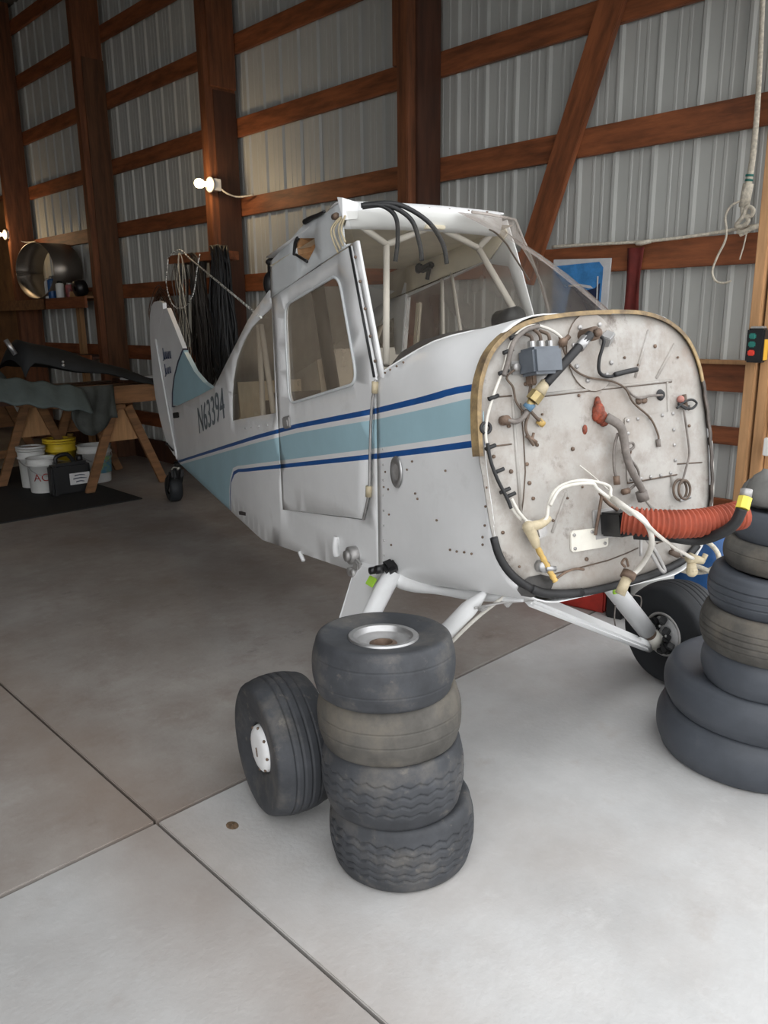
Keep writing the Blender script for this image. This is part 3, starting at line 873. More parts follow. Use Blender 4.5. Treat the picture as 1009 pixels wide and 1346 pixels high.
# fin and rudder
fin_o = [(-4.591,0.442), (-5.034,1.454), (-4.716,1.703), (-4.601,1.708), (-4.384,1.543), (-4.160,1.361), (-3.916,1.225), (-3.692,1.157), (-3.438,1.118), (-3.6, .80), (-4.5, .60)]
patch = [(-4.198,1.384), (-4.362,1.282), (-4.518,1.150), (-4.617,1.017), (-4.649,0.904), (-4.390,0.920), (-4.021,0.964), (-3.721,1.024), (-3.458,1.111), (-3.2, 1.2), (-3.9, 1.35)]
pl_o = [(-4.188,1.396), (-4.386,1.281), (-4.542,1.149), (-4.642,1.015), (-4.681,0.882), (-4.348,0.902), (-4.027,0.940), (-4.023,0.955), (-4.391,0.914), (-4.638,0.898), (-4.604,1.018), (-4.505,1.151), (-4.339,1.283), (-4.165,1.385)]
plate('fin', fin_o, lambda x, z: Vector((x, -.018, z)), [white_paint, band_blue, stripe_navy], plane, regions=[(patch, 1), (pl_o, 2)], grid=.15, thick=.036, off=-1, smooth=False)
rud = [(-4.593,0.435), (-5.036,1.448), (-4.724,1.704), (-4.739,1.754), (-4.864,1.772), (-5.042,1.767), (-5.153,1.730), (-5.226,1.659), (-5.272,1.552), (-5.301,1.382), (-5.306,1.107), (-5.266,0.921), (-5.146,0.715), (-4.957,0.521), (-4.764,0.458)]
rud = [(x - (.012 if i < 3 else 0), z) for i, (x, z) in enumerate(rud)]
rudder = plate('rudder', rud, lambda x, z: Vector((x, -.016, z)), white_paint, plane, grid=.2, thick=.032, off=-1, smooth=False)
b = MB(); q = [(-4.591,0.442), (-4.819,0.936), (-5.036,1.448)]
b.tube([(x, -.028, z) for x, z in q], .010, 6, sub=4); b.build('rudder_hinge_tube', white_paint, plane)
b = MB(); b.cyl(((-4.899,0.535)[0], -.03, (-4.899,0.535)[1]), ((-4.700,0.500)[0], -.03, (-4.700,0.500)[1]), .007, 6); b.sphere(((-4.899,0.535)[0], -.035, (-4.899,0.535)[1]), .014, 5); b.build('rudder_horn', black_plastic, plane)
b = MB(); x, z = (-4.339,0.849); b.box((x, -.075, z), (.10, .02, .045), (0, R(-8), R(5)), bev=.004); b.build('stabilizer_slot', black_pit, plane)
# scuffed script on the fin, two dark strokes of lettering
b = MB()
def stroke(P, r=.006): b.tube([(CP_[0], -.022, CP_[1]) for CP_ in P], r, 4, sub=3)
for (w0, w1, n, dz) in (((-4.824,1.309), (-4.565,1.327), 4, .035), ((-4.800,1.174), (-4.601,1.203), 3, .03)):
    stroke([(w0[0], w0[1] + .07), (w0[0] + .006, w0[1] + .02), (w0[0] + .01, w0[1] - .03), (w0[0] - .02, w0[1] - .035)], .0042)
    for k in range(n):
        x = w0[0] + (w1[0] - w0[0]) * (k + .6) / n; z = w0[1] + (w1[1] - w0[1]) * (k + .6) / n
        stroke([(x - .02, z + dz), (x - .012, z - dz * .6), (x + .012, z - dz * .5), (x + .018, z + dz), (x + .02, z - dz * .8)], .0028)
b.build('fin_lettering', stripe_navy, plane)
# registration
def freeze(o):          # text curve to a plain mesh
    bpy.context.view_layer.update()
    me = bpy.data.meshes.new_from_object(o.evaluated_get(bpy.context.evaluated_depsgraph_get()))
    q = bpy.data.objects.new(o.name, me); link(q, o.parent); q.matrix_local = o.matrix_local.copy(); n = o.name
    bpy.data.objects.remove(o); q.name = n
    return q


def text(name, body, size, m, parent, loc, X, Y, ext=.001, sx=1.0, shear=0.0, align='LEFT'):
    cu = bpy.data.curves.new(name, 'FONT'); cu.body = body; cu.size = size; cu.extrude = ext; cu.align_x = align; cu.shear = shear
    cu.space_character = 1.02
    o = bpy.data.objects.new(name, cu); link(o, parent); cu.materials.append(m)
    X = Vector(X).normalized(); Y = Vector(Y); Y = (Y - X * Y.dot(X)).normalized(); Z = X.cross(Y)
    M = Matrix((X * sx, Y, Z)).transposed().to_4x4(); M.translation = loc
    o.matrix_local = M
    return o
p0 = stb(*(-3.383,0.817), .004); p1 = stb(*(-2.433,1.034), .004)
o = text('registration_number', 'N63394', .195, mat('registration grey', (.13, .155, .17), .5), plane, p0, p1 - p0, (0, 0, 1), .001, 1.0, .12)
bpy.context.view_layer.update()
o.scale.x *= (p1 - p0).length / max(.01, o.dimensions.x); o.scale.y *= 1.32
freeze(o)

# tail wheel
tw = Vector((-4.90, 0, .128))
b = MB(); b.lathe([(.05, -.05), (.10, -.058), (.120, -.042), (.126, 0), (.120, .042), (.10, .058), (.05, .05)], 28, M=Matrix.Translation(tw) @ Matrix.Rotation(R(90), 4, 'X'))
twh = b.build('tail_wheel', rubber_dark, plane)
b = MB(); b.lathe([(.001, -.046), (.03, -.046), (.055, -.036), (.055, .036), (.03, .046), (.001, .046)], 20, M=Matrix.Translation(tw) @ Matrix.Rotation(R(90), 4, 'X')); b.build('hub', dull_metal, twh)
b = MB()
for s in (-1, 1): b.box(tw + Vector((.07, .058 * s, .08)), (.22, .010, .045), (0, R(-52), 0), bev=.004)
b.box((-4.74, 0, .29), (.07, .11, .10), bev=.02); b.cyl((-4.73, 0, .25), (-4.70, 0, .40), .028, 12)
b.build('tail_fork', black_plastic, plane)
b = MB(); b.box((-4.62, 0, .39), (.34, .045, .012), (0, R(-14), 0), bev=.003); b.box((-4.62, 0, .372), (.26, .045, .010), (0, R(-14), 0), bev=.003); b.build('leaf_spring', black_plastic, plane)
b = MB(); b.tube([(-4.72, -.05, .33), (-4.6, -.06, .37), (-4.45, -.05, .385)], .006, 6); b.tube([(-4.55, -.04, .36), (-4.40, -.07, .395)], .010, 6); b.build('steering_spring', wire_white, plane)

# main wheels
def wheel(name, y, x, out):
    w = MB(); w0 = tire(.231, .200, .082, 'rib', seed=9, grooves=(-.52, -.12, .28, .62), gd=.005)
    T = Matrix.Translation((x, y, .231)) @ Matrix.Rotation(R(90) * (1 if out < 0 else -1), 4, 'X')
    w.add(w0.v, w0.f, 0, True, T)
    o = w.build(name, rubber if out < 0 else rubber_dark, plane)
    return o, T
wl, T = wheel('main_wheel', -.882, -.070, -1)
b = MB(); b.lathe([(.002, .094), (.050, .094), (.066, .091), (.076, .084), (.080, .07), (.080, .02)], 40, M=T); b.build('hub_cap', white_paint, wl)
b = MB()
for k in range(8):
    a = k * pi / 4; b.sphere(T @ Vector((.074 * cos(a), .074 * sin(a), .086)), .0055, 4)
b.tube([T @ Vector((.01, -.02, .097)), T @ Vector((.004, .01, .098))], .002, 4, sub=2); b.build('hub_bolts', rust_metal, wl, kind='stuff')
wr_, T2 = wheel('main_wheel', 1.000, -.08, 1)
Ti = Matrix.Translation((-.08, 1.0, .232)) @ Matrix.Rotation(R(90), 4, 'X')
b = MB(); b.lathe([(.03, .055), (.082, .06), (.088, .085), (.094, .088), (.100, .083)], 40, M=Ti); b.build('rim', dull_metal, wr_)
b = MB(); b.lathe([(.018, .07), (.075, .075), (.078, .07)], 32, M=Ti); b.build('brake_disc', mat('painted disc', (.5, .5, .5), .5, var=.15, scale=14), wr_)
b = MB(); c = Ti @ Vector((0, 0, .09))
rnd = random.Random(3)
for k in range(9):
    a = k * .72; rr = .03 + .04 * rnd.random(); b.box(Ti @ Vector((rr * cos(a), rr * sin(a), .09 + .02 * rnd.random())), (.03, .035, .022), (rnd.random(), rnd.random(), rnd.random()), bev=.004)
b.box(Ti @ Vector((-.035, .04, .10)), (.05, .04, .05), (0, .4, 0), bev=.008)
b.box(Ti @ Vector((.045, -.045, .10)), (.05, .05, .04), (0, .7, 0), bev=.008)
b.build('brake_caliper', black_plastic, wr_)
b = MB()
for k in range(6):
    a = k * 1.05 + .3; b.sphere(Ti @ Vector((.05 * cos(a), .05 * sin(a), .118)), .006, 5)
b.build('caliper_bolts', bare_metal, wr_, kind='stuff')

# landing gear legs and struts
AX = Vector((-.085, -.770, .235))
A1, A2 = Vector((-.125, -.425, .735)), Vector((-.43, -.405, .69))
b = MB(); b.cyl(A1, AX, .034, 16, r2=.026); leg = b.build('gear_leg', white_paint, plane)
b = MB(); q = AX + Vector((-.03, .0, .01))
n = Vector((0, .012, .008))
vs = [A1 + n, A2 + n, q + n, AX + n, A1 - n, A2 - n, q - n, AX - n]
b.add(vs, [(0, 1, 2, 3), (7, 6, 5, 4), (0, 4, 5, 1), (1, 5, 6, 2), (2, 6, 7, 3), (3, 7, 4, 0)]); b.build('gear_fairing', white_paint, plane)
b = MB(); m_ = A1.lerp(AX, .10) + Vector((-.05, -.028, .012)); b.box(m_, (.05, .006, .035), (R(-35), 0, 0), bev=.002); b.build('green_mark', green_mark, plane)
b = MB(); b.cyl((-.08, -.76, .222), (-.08, -.86, .222), .02, 12); b.build('axle', dull_metal, plane)
b = MB(); c = A1 + Vector((.005, -.015, .02)); b.box(c, (.055, .045, .042), (.3, .4, 0), bev=.01); b.cyl(c + Vector((0, -.03, 0)), c + Vector((0, -.055, .0)), .016, 8); b.cyl(c + Vector((-.055, -.02, -.02)), c + Vector((-.055, -.05, -.02)), .014, 8); b.build('gear_bolt', black_plastic, plane)
b = MB(); c = stb(*(-0.448,0.712), .012)
b.cyl(c + Vector((0, .03, 0)), c + Vector((0, -.02, 0)), .035, 14); b.cyl(c + Vector((.0, -.02, 0)), c + Vector((0, -.035, 0)), .022, 12); b.box(c + Vector((.05, -.01, -.035)), (.045, .02, .06), (0, .3, 0), bev=.006); b.cyl(c + Vector((.05, -.02, -.055)), c + Vector((.05, -.035, -.055)), .016, 10)
b.cyl(c + Vector((.015, -.01, -.06)), c + Vector((.015, -.03, -.06)), .018, 10); b.build('strut_fitting', dull_metal, plane)
b = MB(); c = stb(*(-0.624,0.701), .004); b.tube([c + Vector((0, 0, .04)), c + Vector((0, -.008, .0)), c + Vector((0, -.004, -.04))], .014, 8); b.build('fabric_blister', white_paint, plane)
b = MB(); c = stb(*(-1.063,0.555), .0); b.tube([c + Vector((-.02, 0, .0)), c + Vector((.01, .0, -.025)), c + Vector((.02, .0, -.03))], .010, 6); b.build('drain_stub', white_paint, plane)
S1 = Vector((.30, (-0.339,0.772)[0], (-0.339,0.772)[1])); E1 = Vector(((-0.100,0.147)[0], -.68, (-0.100,0.147)[1]))
b = MB(); b.tube([S1, S1.lerp(E1, .10), S1.lerp(E1, .2), S1.lerp(E1, .4), E1], .026, 14, sub=4, rfun=lambda t, i: .008 + .019 * min(1, t * 4.5)); b.build('shock_strut', white_paint, plane)
b = MB(); b.tube([S1 + Vector((.03, .06, -.01)), S1.lerp(E1, .12) + Vector((.03, .02, -.015)), S1.lerp(E1, .3) + Vector((.035, .0, -.02)), S1.lerp(E1, .5) + Vector((.03, .0, -.02))], .006, 6); b.build('brake_line', wire_white, plane)
S2 = Vector((.30, (-0.185,0.733)[0], (-0.185,0.733)[1])); E2 = Vector(((-0.089,0.209)[0], .80, (-0.089,0.209)[1]))
b = MB(); d = (E2 - S2); L = d.length
M = Matrix.Translation((S2 + E2) / 2) @ d.to_track_quat('X', 'Z').to_matrix().to_4x4()
b.box((0, 0, 0), (L, .088, .028), (R(30), 0, 0), bev=.010, M=M); b.build('shock_strut', white_paint, plane)
b = MB(); b.cyl(E2 - d.normalized() * .03, E2 + d.normalized() * .10, .026, 14); b.build('strut_end', white_paint, plane)
P1 = Vector((-.12, .40, .745)); E3 = Vector(((-0.098,0.218)[0], .875, (-0.098,0.218)[1]))
b = MB(); b.cyl(P1, P1.lerp(E3, .93), .040, 18); b.build('gear_leg', white_paint, plane)
b = MB(); b.cyl(P1.lerp(E3, .93), P1.lerp(E3, .98), .030, 16); b.build('leg_collar', rust_metal, plane)
b = MB(); b.cyl(P1.lerp(E3, .97), P1.lerp(E3, 1.06), .038, 16); b.build('leg_sleeve', mat('off white sleeve', (.6, .58, .52), .5, var=.1, scale=20), plane)
b = MB(); q = P1.lerp(E3, .62); b.tube([q + Vector((.03, -.08, .01)), q + Vector((.05, -.10, -.05)), q + Vector((.05, -.07, -.12)), q + Vector((.03, 0, -.13))], .003, 5); b.tube([q + Vector((.0, .05, .02)), q + Vector((.0, .10, .0)), q + Vector((0, .10, -.05)), q + Vector((.0, .06, -.07))], .003, 5); b.build('brake_tube', wire_grey, plane)
b = MB(); c = P1.lerp(E3, .50) + Vector((.035, -.028, .012)); b.box(c, (.012, .03, .03), bev=.003); b.build('green_mark', green_mark, plane)
b = MB()
for P in ([(S2.x + .02, S2.y - .12, S2.z + .005), (S2.x + .03, S2.y + .1, S2.z - .01), (S2.x + .03, S2.y + .4, S2.z + .02)], [(S2.x + .01, S2.y - .2, S2.z - .0), (S2.x + .03, S2.y - .05, S2.z + .004), (S2.x + .02, S2.y + .05, S2.z - .02)]):
    b.tube(P, .004, 5)
for k in range(5): b.box((S2.x + .025, S2.y - .18 + .10 * k, S2.z + .0), (.02, .03, .012), (k, k * .5, .3), bev=.003)
b.build('belly_fittings', dull_metal, plane)
b = MB(); b.box((.34, .27, .745), (.10, .22, .03), (0, R(-8), 0), bev=.008); b.build('belly_bracket', white_paint, plane)

# ---- firewall
def C6(a, b_): return a, b_
FO = [(-0.470,0.053), (-0.467,0.146), (-0.456,0.228), (-0.434,0.287), (-0.406,0.331), (-0.363,0.368), (-0.310,0.396), (-0.245,0.416), (-0.160,0.428), (-0.058,0.435), (0.048,0.437), (0.181,0.432), (0.275,0.410), (0.346,0.371), (0.390,0.322), (0.419,0.255), (0.432,0.168), (0.441,0.068), (0.442,-0.032), (0.435,-0.131), (0.417,-0.210), (0.380,-0.286), (0.318,-0.332), (0.255,-0.357), (0.124,-0.375), (-0.037,-0.381), (-0.153,-0.379), (-0.268,-0.362), (-0.335,-0.336), (-0.398,-0.286), (-0.434,-0.231), (-0.449,-0.173), (-0.458,-0.096), (-0.464,-0.011)]
fo = [Vector(p) for p in FO]
fw = plate('firewall', [p.to_2d() for p in spline([(p[0], p[1], 0) for p in fo], 3, True)], lambda u, v: fwp(u, v), fw_mat, plane, grid=.10, thick=.004, off=-1)
S = spline([(p[0], p[1], 0) for p in fo], 4, True)
def ribbon(name, i0, i1, m, grow=.006, n0=.006, n1=-.03, wob=.0):
    q = MB(); vs = []; fs = []
    idx = [i % len(S) for i in range(i0, i1 + 1)]
    for k, i in enumerate(idx):
        c = Vector((0, .02, 0)); d = (S[i] - c).normalized(); p = S[i] + d * (grow + wob * sin(k * 2.1))
        vs += [fwp(p.x - d.x * .010, p.y - d.y * .010, n0), fwp(p.x, p.y, n0), fwp(p.x, p.y, n1)]
    for k in range(len(idx) - 1): fs += [(3 * k, 3 * k + 1, 3 * k + 4, 3 * k + 3), (3 * k + 1, 3 * k + 2, 3 * k + 5, 3 * k + 4)]
    q.add(vs, fs, 0, False); o = q.build(name, m, plane); md = o.modifiers.new('t', 'SOLIDIFY'); md.thickness = .004
    return o
ribbon('cowl_edge_strip', 0, 40, brown_rubber, .004, .008, -.022)
ribbon('cowl_edge_strip', 40, 62, brown_rubber, .006, .006, -.03)
ribbon('cowl_edge_strip', 62, 84, mat('dark oily edge', (.07, .055, .045), .6, var=.6, scale=18), .006, .008, -.03, .002)
def seal(i0, i1, r, dn=0.0):
    q = MB(); q.tube([fwp(S[i % len(S)].x * 1.005, S[i % len(S)].y * 1.005, .006 + dn) for i in range(i0, i1 + 1, 2)], r, 8, sub=2)
    q.build('rubber_seal', black_rubber, plane)
seal(112, 124, .012); seal(86, 104, .012); seal(104, 113, .014)
b = MB(); b.tube([fwp(S[i].x * 1.03, S[i].y * 1.03, .004) for i in range(70, 100, 2)], .0035, 5, sub=2); b.build('edge_wire', wire_white, plane)


def fline(name, pts, r, m, n0=.02, parent=None, rf=None, nn=6, k=6):
    q = MB(); P = []
    for i, p in enumerate(pts):
        h = p[2] if len(p) > 2 else n0
        P.append(fwp(p[0], p[1], h + r))
    q.tube(P, r, nn, sub=k, rfun=rf); return q.build(name, m, parent or plane)


def fpatch(name, poly, h, m, rr=.02, n0=.001):
    q = MB(); P = rpoly(poly, rr, 4); k = len(P)
    vs = [fwp(p[0], p[1], n0) for p in P] + [fwp(p[0], p[1], n0 + h) for p in P]
    q.add(vs, [list(range(k, 2 * k))] + [(i, (i + 1) % k, k + (i + 1) % k, k + i) for i in range(k)])
    o = q.build(name, m, plane); return o
# stiffening beads and seams
bead = mat('bead', (.60, .575, .54), .55, var=.12, scale=20)
b = MB()
for P in ([(0.135,0.241), (0.208,0.383)], [(0.226,0.234), (0.319,0.338)], [(-0.241,-0.189), (-0.175,-0.082)], [(-0.342,0.201), (-0.347,-0.120)], [(-0.268,0.207), (0.293,0.224)], [(0.136,-0.134), (0.171,-0.174)], [(0.273,0.225), (0.259,-0.112)], [(0.327,-0.243), (0.367,-0.194)]):
    b.tube([fwp(*P[0], .0), fwp(*P[1], .0)], .005, 6, sub=1)
b.build('stiffener_beads', fw_mat, plane, kind='stuff')
b = MB()
for P in ([(-0.269,0.201), (-0.037,0.210), (0.293,0.219)], [(-0.314,0.188), (-0.318,-0.004), (-0.348,-0.131)], [(-0.254,-0.310), (-0.029,-0.303), (0.094,-0.284)], [(-0.427,0.210), (-0.343,0.211)], [(-0.447,0.076), (-0.358,0.077)], [(0.277,-0.041), (0.407,-0.048)]):
    b.tube([fwp(*p, .001) for p in P], .0022, 4, sub=2)
b.build('panel_seams', wire_brown, plane, kind='stuff')
c = Vector((-0.034,0.322))
ring = [(c.x + .098 * cos(a), c.y + .115 * sin(a)) for a in [k * pi / 16 for k in range(32)]]
b = MB(); vs = [fwp(x, y, .005) for x, y in ring] + [fwp(c.x + (x - c.x) * 1.02, c.y + (y - c.y) * 1.02, .0) for x, y in ring]
b.add(vs, [list(range(32))] + [(i, i + 32, (i + 1) % 32 + 32, (i + 1) % 32) for i in range(32)]); disc = b.build('cover_disc', fw_mat, plane)
b = MB(); b.tube([fwp(x, y, .003) for x, y in ring], .002, 4, sub=1, closed=True); b.build('disc_edge', wire_brown, disc)
b = MB()
for a in (.4, 1.1, 2.2, 2.9, 3.6, 4.3, 5.4, 5.9): b.cyl(fwp(c.x + .075 * cos(a), c.y + .09 * sin(a), .004), fwp(c.x + .075 * cos(a), c.y + .09 * sin(a), .010), .007, 8)
b.build('disc_screws', dull_metal, disc, kind='stuff')
b = MB(); q = fwp(*(0.021,0.359), .012); b.box(q, (.03, .05, .03), (.4, .3, .6), bev=.003); b.build('bent_tab', bare_metal, plane)
acc = fpatch('access_panel', [(0.075,0.121), (0.297,0.127), (0.284,-0.075), (0.067,-0.079)], .004, fw_mat, .012)
b = MB()
for p in ((0.086,0.111), (0.128,0.113), (0.181,0.114), (0.235,0.117), (0.283,0.119), (0.082,0.072), (0.081,0.025), (0.079,-0.021), (0.081,-0.069), (0.122,-0.071), (0.165,-0.070), (0.209,-0.070), (0.253,-0.067), (0.278,-0.029), (0.279,0.020), (0.281,0.068)):
    b.cyl(fwp(*p, .004), fwp(*p, .009), .0055, 6)
b.build('panel_screws', dull_metal, acc, kind='stuff')
b = MB(); b.tube([fwp(*(0.067,-0.079), .004), fwp(*(0.284,-0.075), .004)], .003, 4, sub=1); b.build('panel_shadow_edge', wire_brown, acc)
sp = fpatch('blanking_plate', [(-0.175,-0.194), (-0.028,-0.200), (-0.034,-0.260), (-0.179,-0.257)], .006, mat('pale plate', (.70, .675, .60), .5, var=.08, scale=14), .012)
b = MB()
for p in ((-0.165,-0.207), (-0.166,-0.247), (-0.096,-0.207), (-0.048,-0.248), (-0.044,-0.210)): b.cyl(fwp(*p, .006), fwp(*p, .011), .005, 6)
b.build('plate_screws', dull_metal, sp, kind='stuff')
b = MB()
rn = random.Random(5)
for p in ((-0.424,0.048), (-0.292,0.241), (-0.326,0.274), (-0.369,0.001), (-0.311,0.016), (-0.308,-0.038), (-0.241,0.152), (-0.098,0.198), (-0.138,0.044), (-0.269,0.067), (0.230,0.333), (0.328,0.295), (0.152,0.277), (0.097,0.302), (0.358,0.075), (-0.416,-0.165), (-0.369,-0.269), (-0.266,-0.164), (-0.234,-0.155), (-0.119,-0.286), (0.094,-0.343), (0.010,-0.224), (0.140,-0.218), (0.243,-0.208), (-0.299,-0.083), (-0.173,-0.097), (-0.112,-0.071), (-0.363,0.128)):
    b.cyl(fwp(*p, .0), fwp(*p, .004), .0035 + .003 * rn.random(), 7)
for p in ((0.141,0.168), (0.163,0.169)): b.cyl(fwp(*p, .0), fwp(*p, .008), .011, 8)
b.build('firewall_holes', rust_metal, plane, kind='stuff')
b = MB(); q = Vector((0.238,0.181)); b.lathe([(.004, .006), (.012, .010), (.018, .002)], 14, M=Matrix.Translation(fwp(q.x, q.y)) @ FN.to_track_quat('Z', 'X').to_matrix().to_4x4()); b.build('grommet', black_rubber, plane)

# voltage regulator with its leads
bx0, bx1 = Vector((-0.314,0.329)), Vector((-0.212,0.266))
ctr = (bx0 + bx1) / 2; sz = (bx1 - bx0)
MF = Matrix.Translation(F0) @ Matrix((FV, FU, FN)).transposed().to_4x4()
b = MB(); b.box((ctr.x, ctr.y, .04), (abs(sz.x), abs(sz.y) + .012, .075), bev=.008, M=MF); reg = b.build('regulator', box_grey, plane)
b = MB(); b.box((ctr.x, ctr.y - .01, .004), (abs(sz.x) + .05, abs(sz.y) * .6, .006), bev=.002, M=MF); b.cyl(fwp(bx0.x - .015, ctr.y - .01, .004), fwp(bx0.x - .015, ctr.y - .01, .02), .011, 10); b.build('regulator_base', dull_metal, reg)
b = MB()
for k in range(3): b.box((bx0.x + .03 + .032 * k, max(bx0.y, bx1.y) + .018, .03), (.014, .022, .02), bev=.003, M=MF)
b.build('terminals', bare_metal, reg)
for k, (p, q_) in enumerate((((-0.290,0.360), (-0.296,0.379)), ((-0.259,0.365), (-0.264,0.393)), ((-0.229,0.365), (-0.240,0.386)))):
    fline('regulator_lead', [(bx0.x + .03 + .032 * k, max(bx0.y, bx1.y) + .025, .03), (p[0] + .004, p[1] + .008, .03), (q_[0], q_[1], .012)], .005, wire_brown)
b = MB(); q = fwp(*(-0.285,0.249), .02); b.box(((-0.285,0.249)[0], (-0.285,0.249)[1], .02), (.02, .03, .03), bev=.004, M=MF); b.build('lead_connector', rust_metal, reg)

# white wiring bundle round the left edge
arc = [(-0.146,0.350), (-0.169,0.374), (-0.206,0.392), (-0.247,0.401), (-0.283,0.396), (-0.320,0.377), (-0.350,0.340), (-0.372,0.289), (-0.404,0.236), (-0.436,0.175), (-0.450,0.134), (-0.454,0.093), (-0.446,0.040), (-0.429,-0.014), (-0.405,-0.064), (-0.381,-0.109), (-0.357,-0.138)]
fline('wiring_loom', arc, .0045, wire_white, .010)
fline('wiring_loom', [(-0.247,0.397), (-0.292,0.387), (-0.338,0.355), (-0.366,0.297), (-0.382,0.266)], .0075, wire_grey, .016)
fline('wiring_loom', [(-0.456,0.087), (-0.451,0.038), (-0.434,-0.014), (-0.408,-0.068), (-0.396,-0.099)], .005, black_rubber, .018)
b = MB()
for p in ((-0.258,0.397), (-0.329,0.371), (-0.357,0.332), (-0.378,0.276), (-0.420,0.209), (-0.445,0.075), (-0.424,0.008), (-0.409,-0.048), (-0.392,-0.063)):
    u, v = p; b.cyl(fwp(u - .014, v - .004, .016), fwp(u + .018, v + .004, .018), .006, 6)
b.build('loom_clips', black_rubber, plane, kind='stuff')
b = MB(); u, v = (-0.450,0.128); b.tube([fwp(u + .016 * cos(a), v + .014 * sin(a), .012) for a in [k * pi / 5 for k in range(10)]], .005, 6, sub=2, closed=True); b.build('loom_ring_clamp', black_rubber, plane)
fline('loose_wire', [(-0.166,0.374), (-0.155,0.341), (-0.130,0.284), (-0.072,0.250), (0.027,0.232), (0.080,0.206), (0.108,0.163), (0.174,0.112), (0.202,0.060), (0.203,0.038)], .0032, wire_brown, .010)
b = MB(); u, v = (0.203,0.034); b.cyl(fwp(u, v + .01, .012), fwp(u, v - .014, .012), .007, 8); b.build('wire_tip', wire_grey, plane)
fline('loose_wire', [(0.081,0.209), (0.110,0.184), (0.141,0.175), (0.181,0.180), (0.234,0.179)], .0036, wire_grey, .010)
fline('loose_wire', [(-0.316,0.289), (-0.364,0.263), (-0.346,0.233), (-0.340,0.194), (-0.321,0.168), (-0.308,0.162)], .0032, wire_brown, .010)
fline('loose_wire', [(-0.277,0.251), (-0.292,0.209), (-0.294,0.170), (-0.315,0.124), (-0.308,0.092), (-0.291,0.067)], .0045, wire_brown, .010)
fline('loose_wire', [(-0.308,0.165), (-0.326,0.147), (-0.351,0.138), (-0.382,0.144)], .008, wire_grey, .012)
b = MB(); u, v = (-0.385,0.144); b.cyl(fwp(u, v, .004), fwp(u, v, .026), .014, 10); b.build('wire_tip', rust_metal, plane)
fline('loose_wire', [(-0.297,0.166), (-0.277,0.145), (-0.260,0.131)], .005, wire_brown, .012)
b = MB(); u, v = (-0.257,0.129); b.cyl(fwp(u - .008, v + .006, .012), fwp(u + .008, v - .006, .012), .010, 8); b.build('wire_tip', yellow_tube, plane)
b = MB(); u, v = (-0.298,0.086); b.cyl(fwp(u - .014, v + .01, .012), fwp(u + .018, v - .012, .012), .006, 7); b.cyl(fwp(u, v - .012, .012), fwp(u + .012, v + .016, .012), .004, 6); b.build('wire_tip', rust_metal, plane)
b = MB(); u, v = (-0.154,0.352); b.sphere(fwp(u, v, .015), .014, 6); b.cyl(fwp(u, v, .015), fwp(u + .02, v + .016, .02), .008, 8); b.build('wire_tip', rust_metal, plane)

# heavy cable with boot and gold fitting
cab = fline('heavy_cable', [(-0.094,0.364) + (.05,), (-0.138,0.335) + (.055,), (-0.205,0.282) + (.05,), (-0.263,0.234) + (.04,)], .013, black_rubber, .05, None, None, 10)
b = MB(); p, q = fwp(*(-0.113,0.352), .062), fwp(*(-0.144,0.329), .068); b.cyl(p, q, .016, 12); b.build('cable_lug', bare_metal, cab)
b = MB(); p = fwp(*(-0.069,0.369), .0); b.cyl(p, p + FN * .06, .020, 12); b.cyl(p + FN * .06, p + FN * .075, .012, 8); b.build('cable_stud', rust_metal, cab)
b = MB(); p, q = fwp(*(-0.259,0.239), .05), fwp(*(-0.284,0.209), .045); b.cyl(p, q, .014, 12, r2=.019); b.build('cable_boot', cream, cab)
b = MB(); p, q = fwp(*(-0.284,0.211), .044), fwp(*(-0.300,0.191), .035); b.cyl(p, q, .022, 8, smooth=False); q2 = fwp(*(-0.307,0.175), .02); b.cyl(q, q2, .013, 10); b.build('cable_gland', brass, cab)
b = MB(); p, q = fwp(*(-0.298,0.186), .03), fwp(*(-0.310,0.171), .02); b.cyl(p, q, .015, 10); b.build('blue_splice', mat('blue splice', (.10, .20, .30), .5), cab)
fline('starter_lead', [(-0.033,0.365) + (.03,), (-0.026,0.347) + (.04,), (-0.040,0.296) + (.03,), (-0.032,0.259) + (.02,), (0.010,0.246) + (.014,), (0.076,0.255) + (.014,)], .0055, black_rubber, .02)
fline('starter_lead', [(0.028,0.250) + (.016,), (0.076,0.257) + (.016,), (0.121,0.262) + (.016,)], .008, black_rubber, .02)

# red sealant and harness
b = MB(); rn = random.Random(2)
for p, r_ in (((-0.032,0.167), .013), ((-0.032,0.144), .022), ((-0.024,0.130), .022), ((-0.013,0.118), .018), ((-0.042,0.134), .013), ((-0.031,0.180), .009)):
    u, v = p; b.sphere(fwp(u, v, .006), r_, 6, s=(1, .9, 1 + .4 * rn.random()))
b.build('sealant_blob', red_seal, plane)
b = MB(); u, v = (-0.085,0.096); b.sphere(fwp(u, v, .001), .012, 5, s=(.4, .8, 1.3)); b.build('sealant_spot', red_seal, plane)
hn = fline('harness', [(-0.018,0.127) + (.012,), (0.013,0.100) + (.03,), (0.028,0.067) + (.03,), (0.034,0.006) + (.03,), (0.054,-0.047) + (.03,), (0.084,-0.093) + (.028,), (0.095,-0.113) + (.025,)], .0115, wire_grey, .02, None, lambda t, i: .014 - .004 * t, 8)
b = MB(); u, v = (0.098,-0.120); b.cyl(fwp(u - .004, v + .012, .03), fwp(u + .004, v - .016, .03), .018, 10); b.build('harness_plug', wire_grey, hn)
for P in ([(0.023,0.076), (0.003,0.032), (-0.003,-0.025), (0.003,-0.056)], [(0.028,0.071), (0.051,0.044), (0.079,0.042), (0.084,0.030), (0.064,0.020)], [(0.031,0.064), (0.043,0.028), (0.064,0.017)], [(0.035,0.018), (0.070,-0.011), (0.096,-0.047), (0.086,-0.079), (0.042,-0.102)]):
    fline('harness_branch', P, .0042, wire_grey, .02, hn)
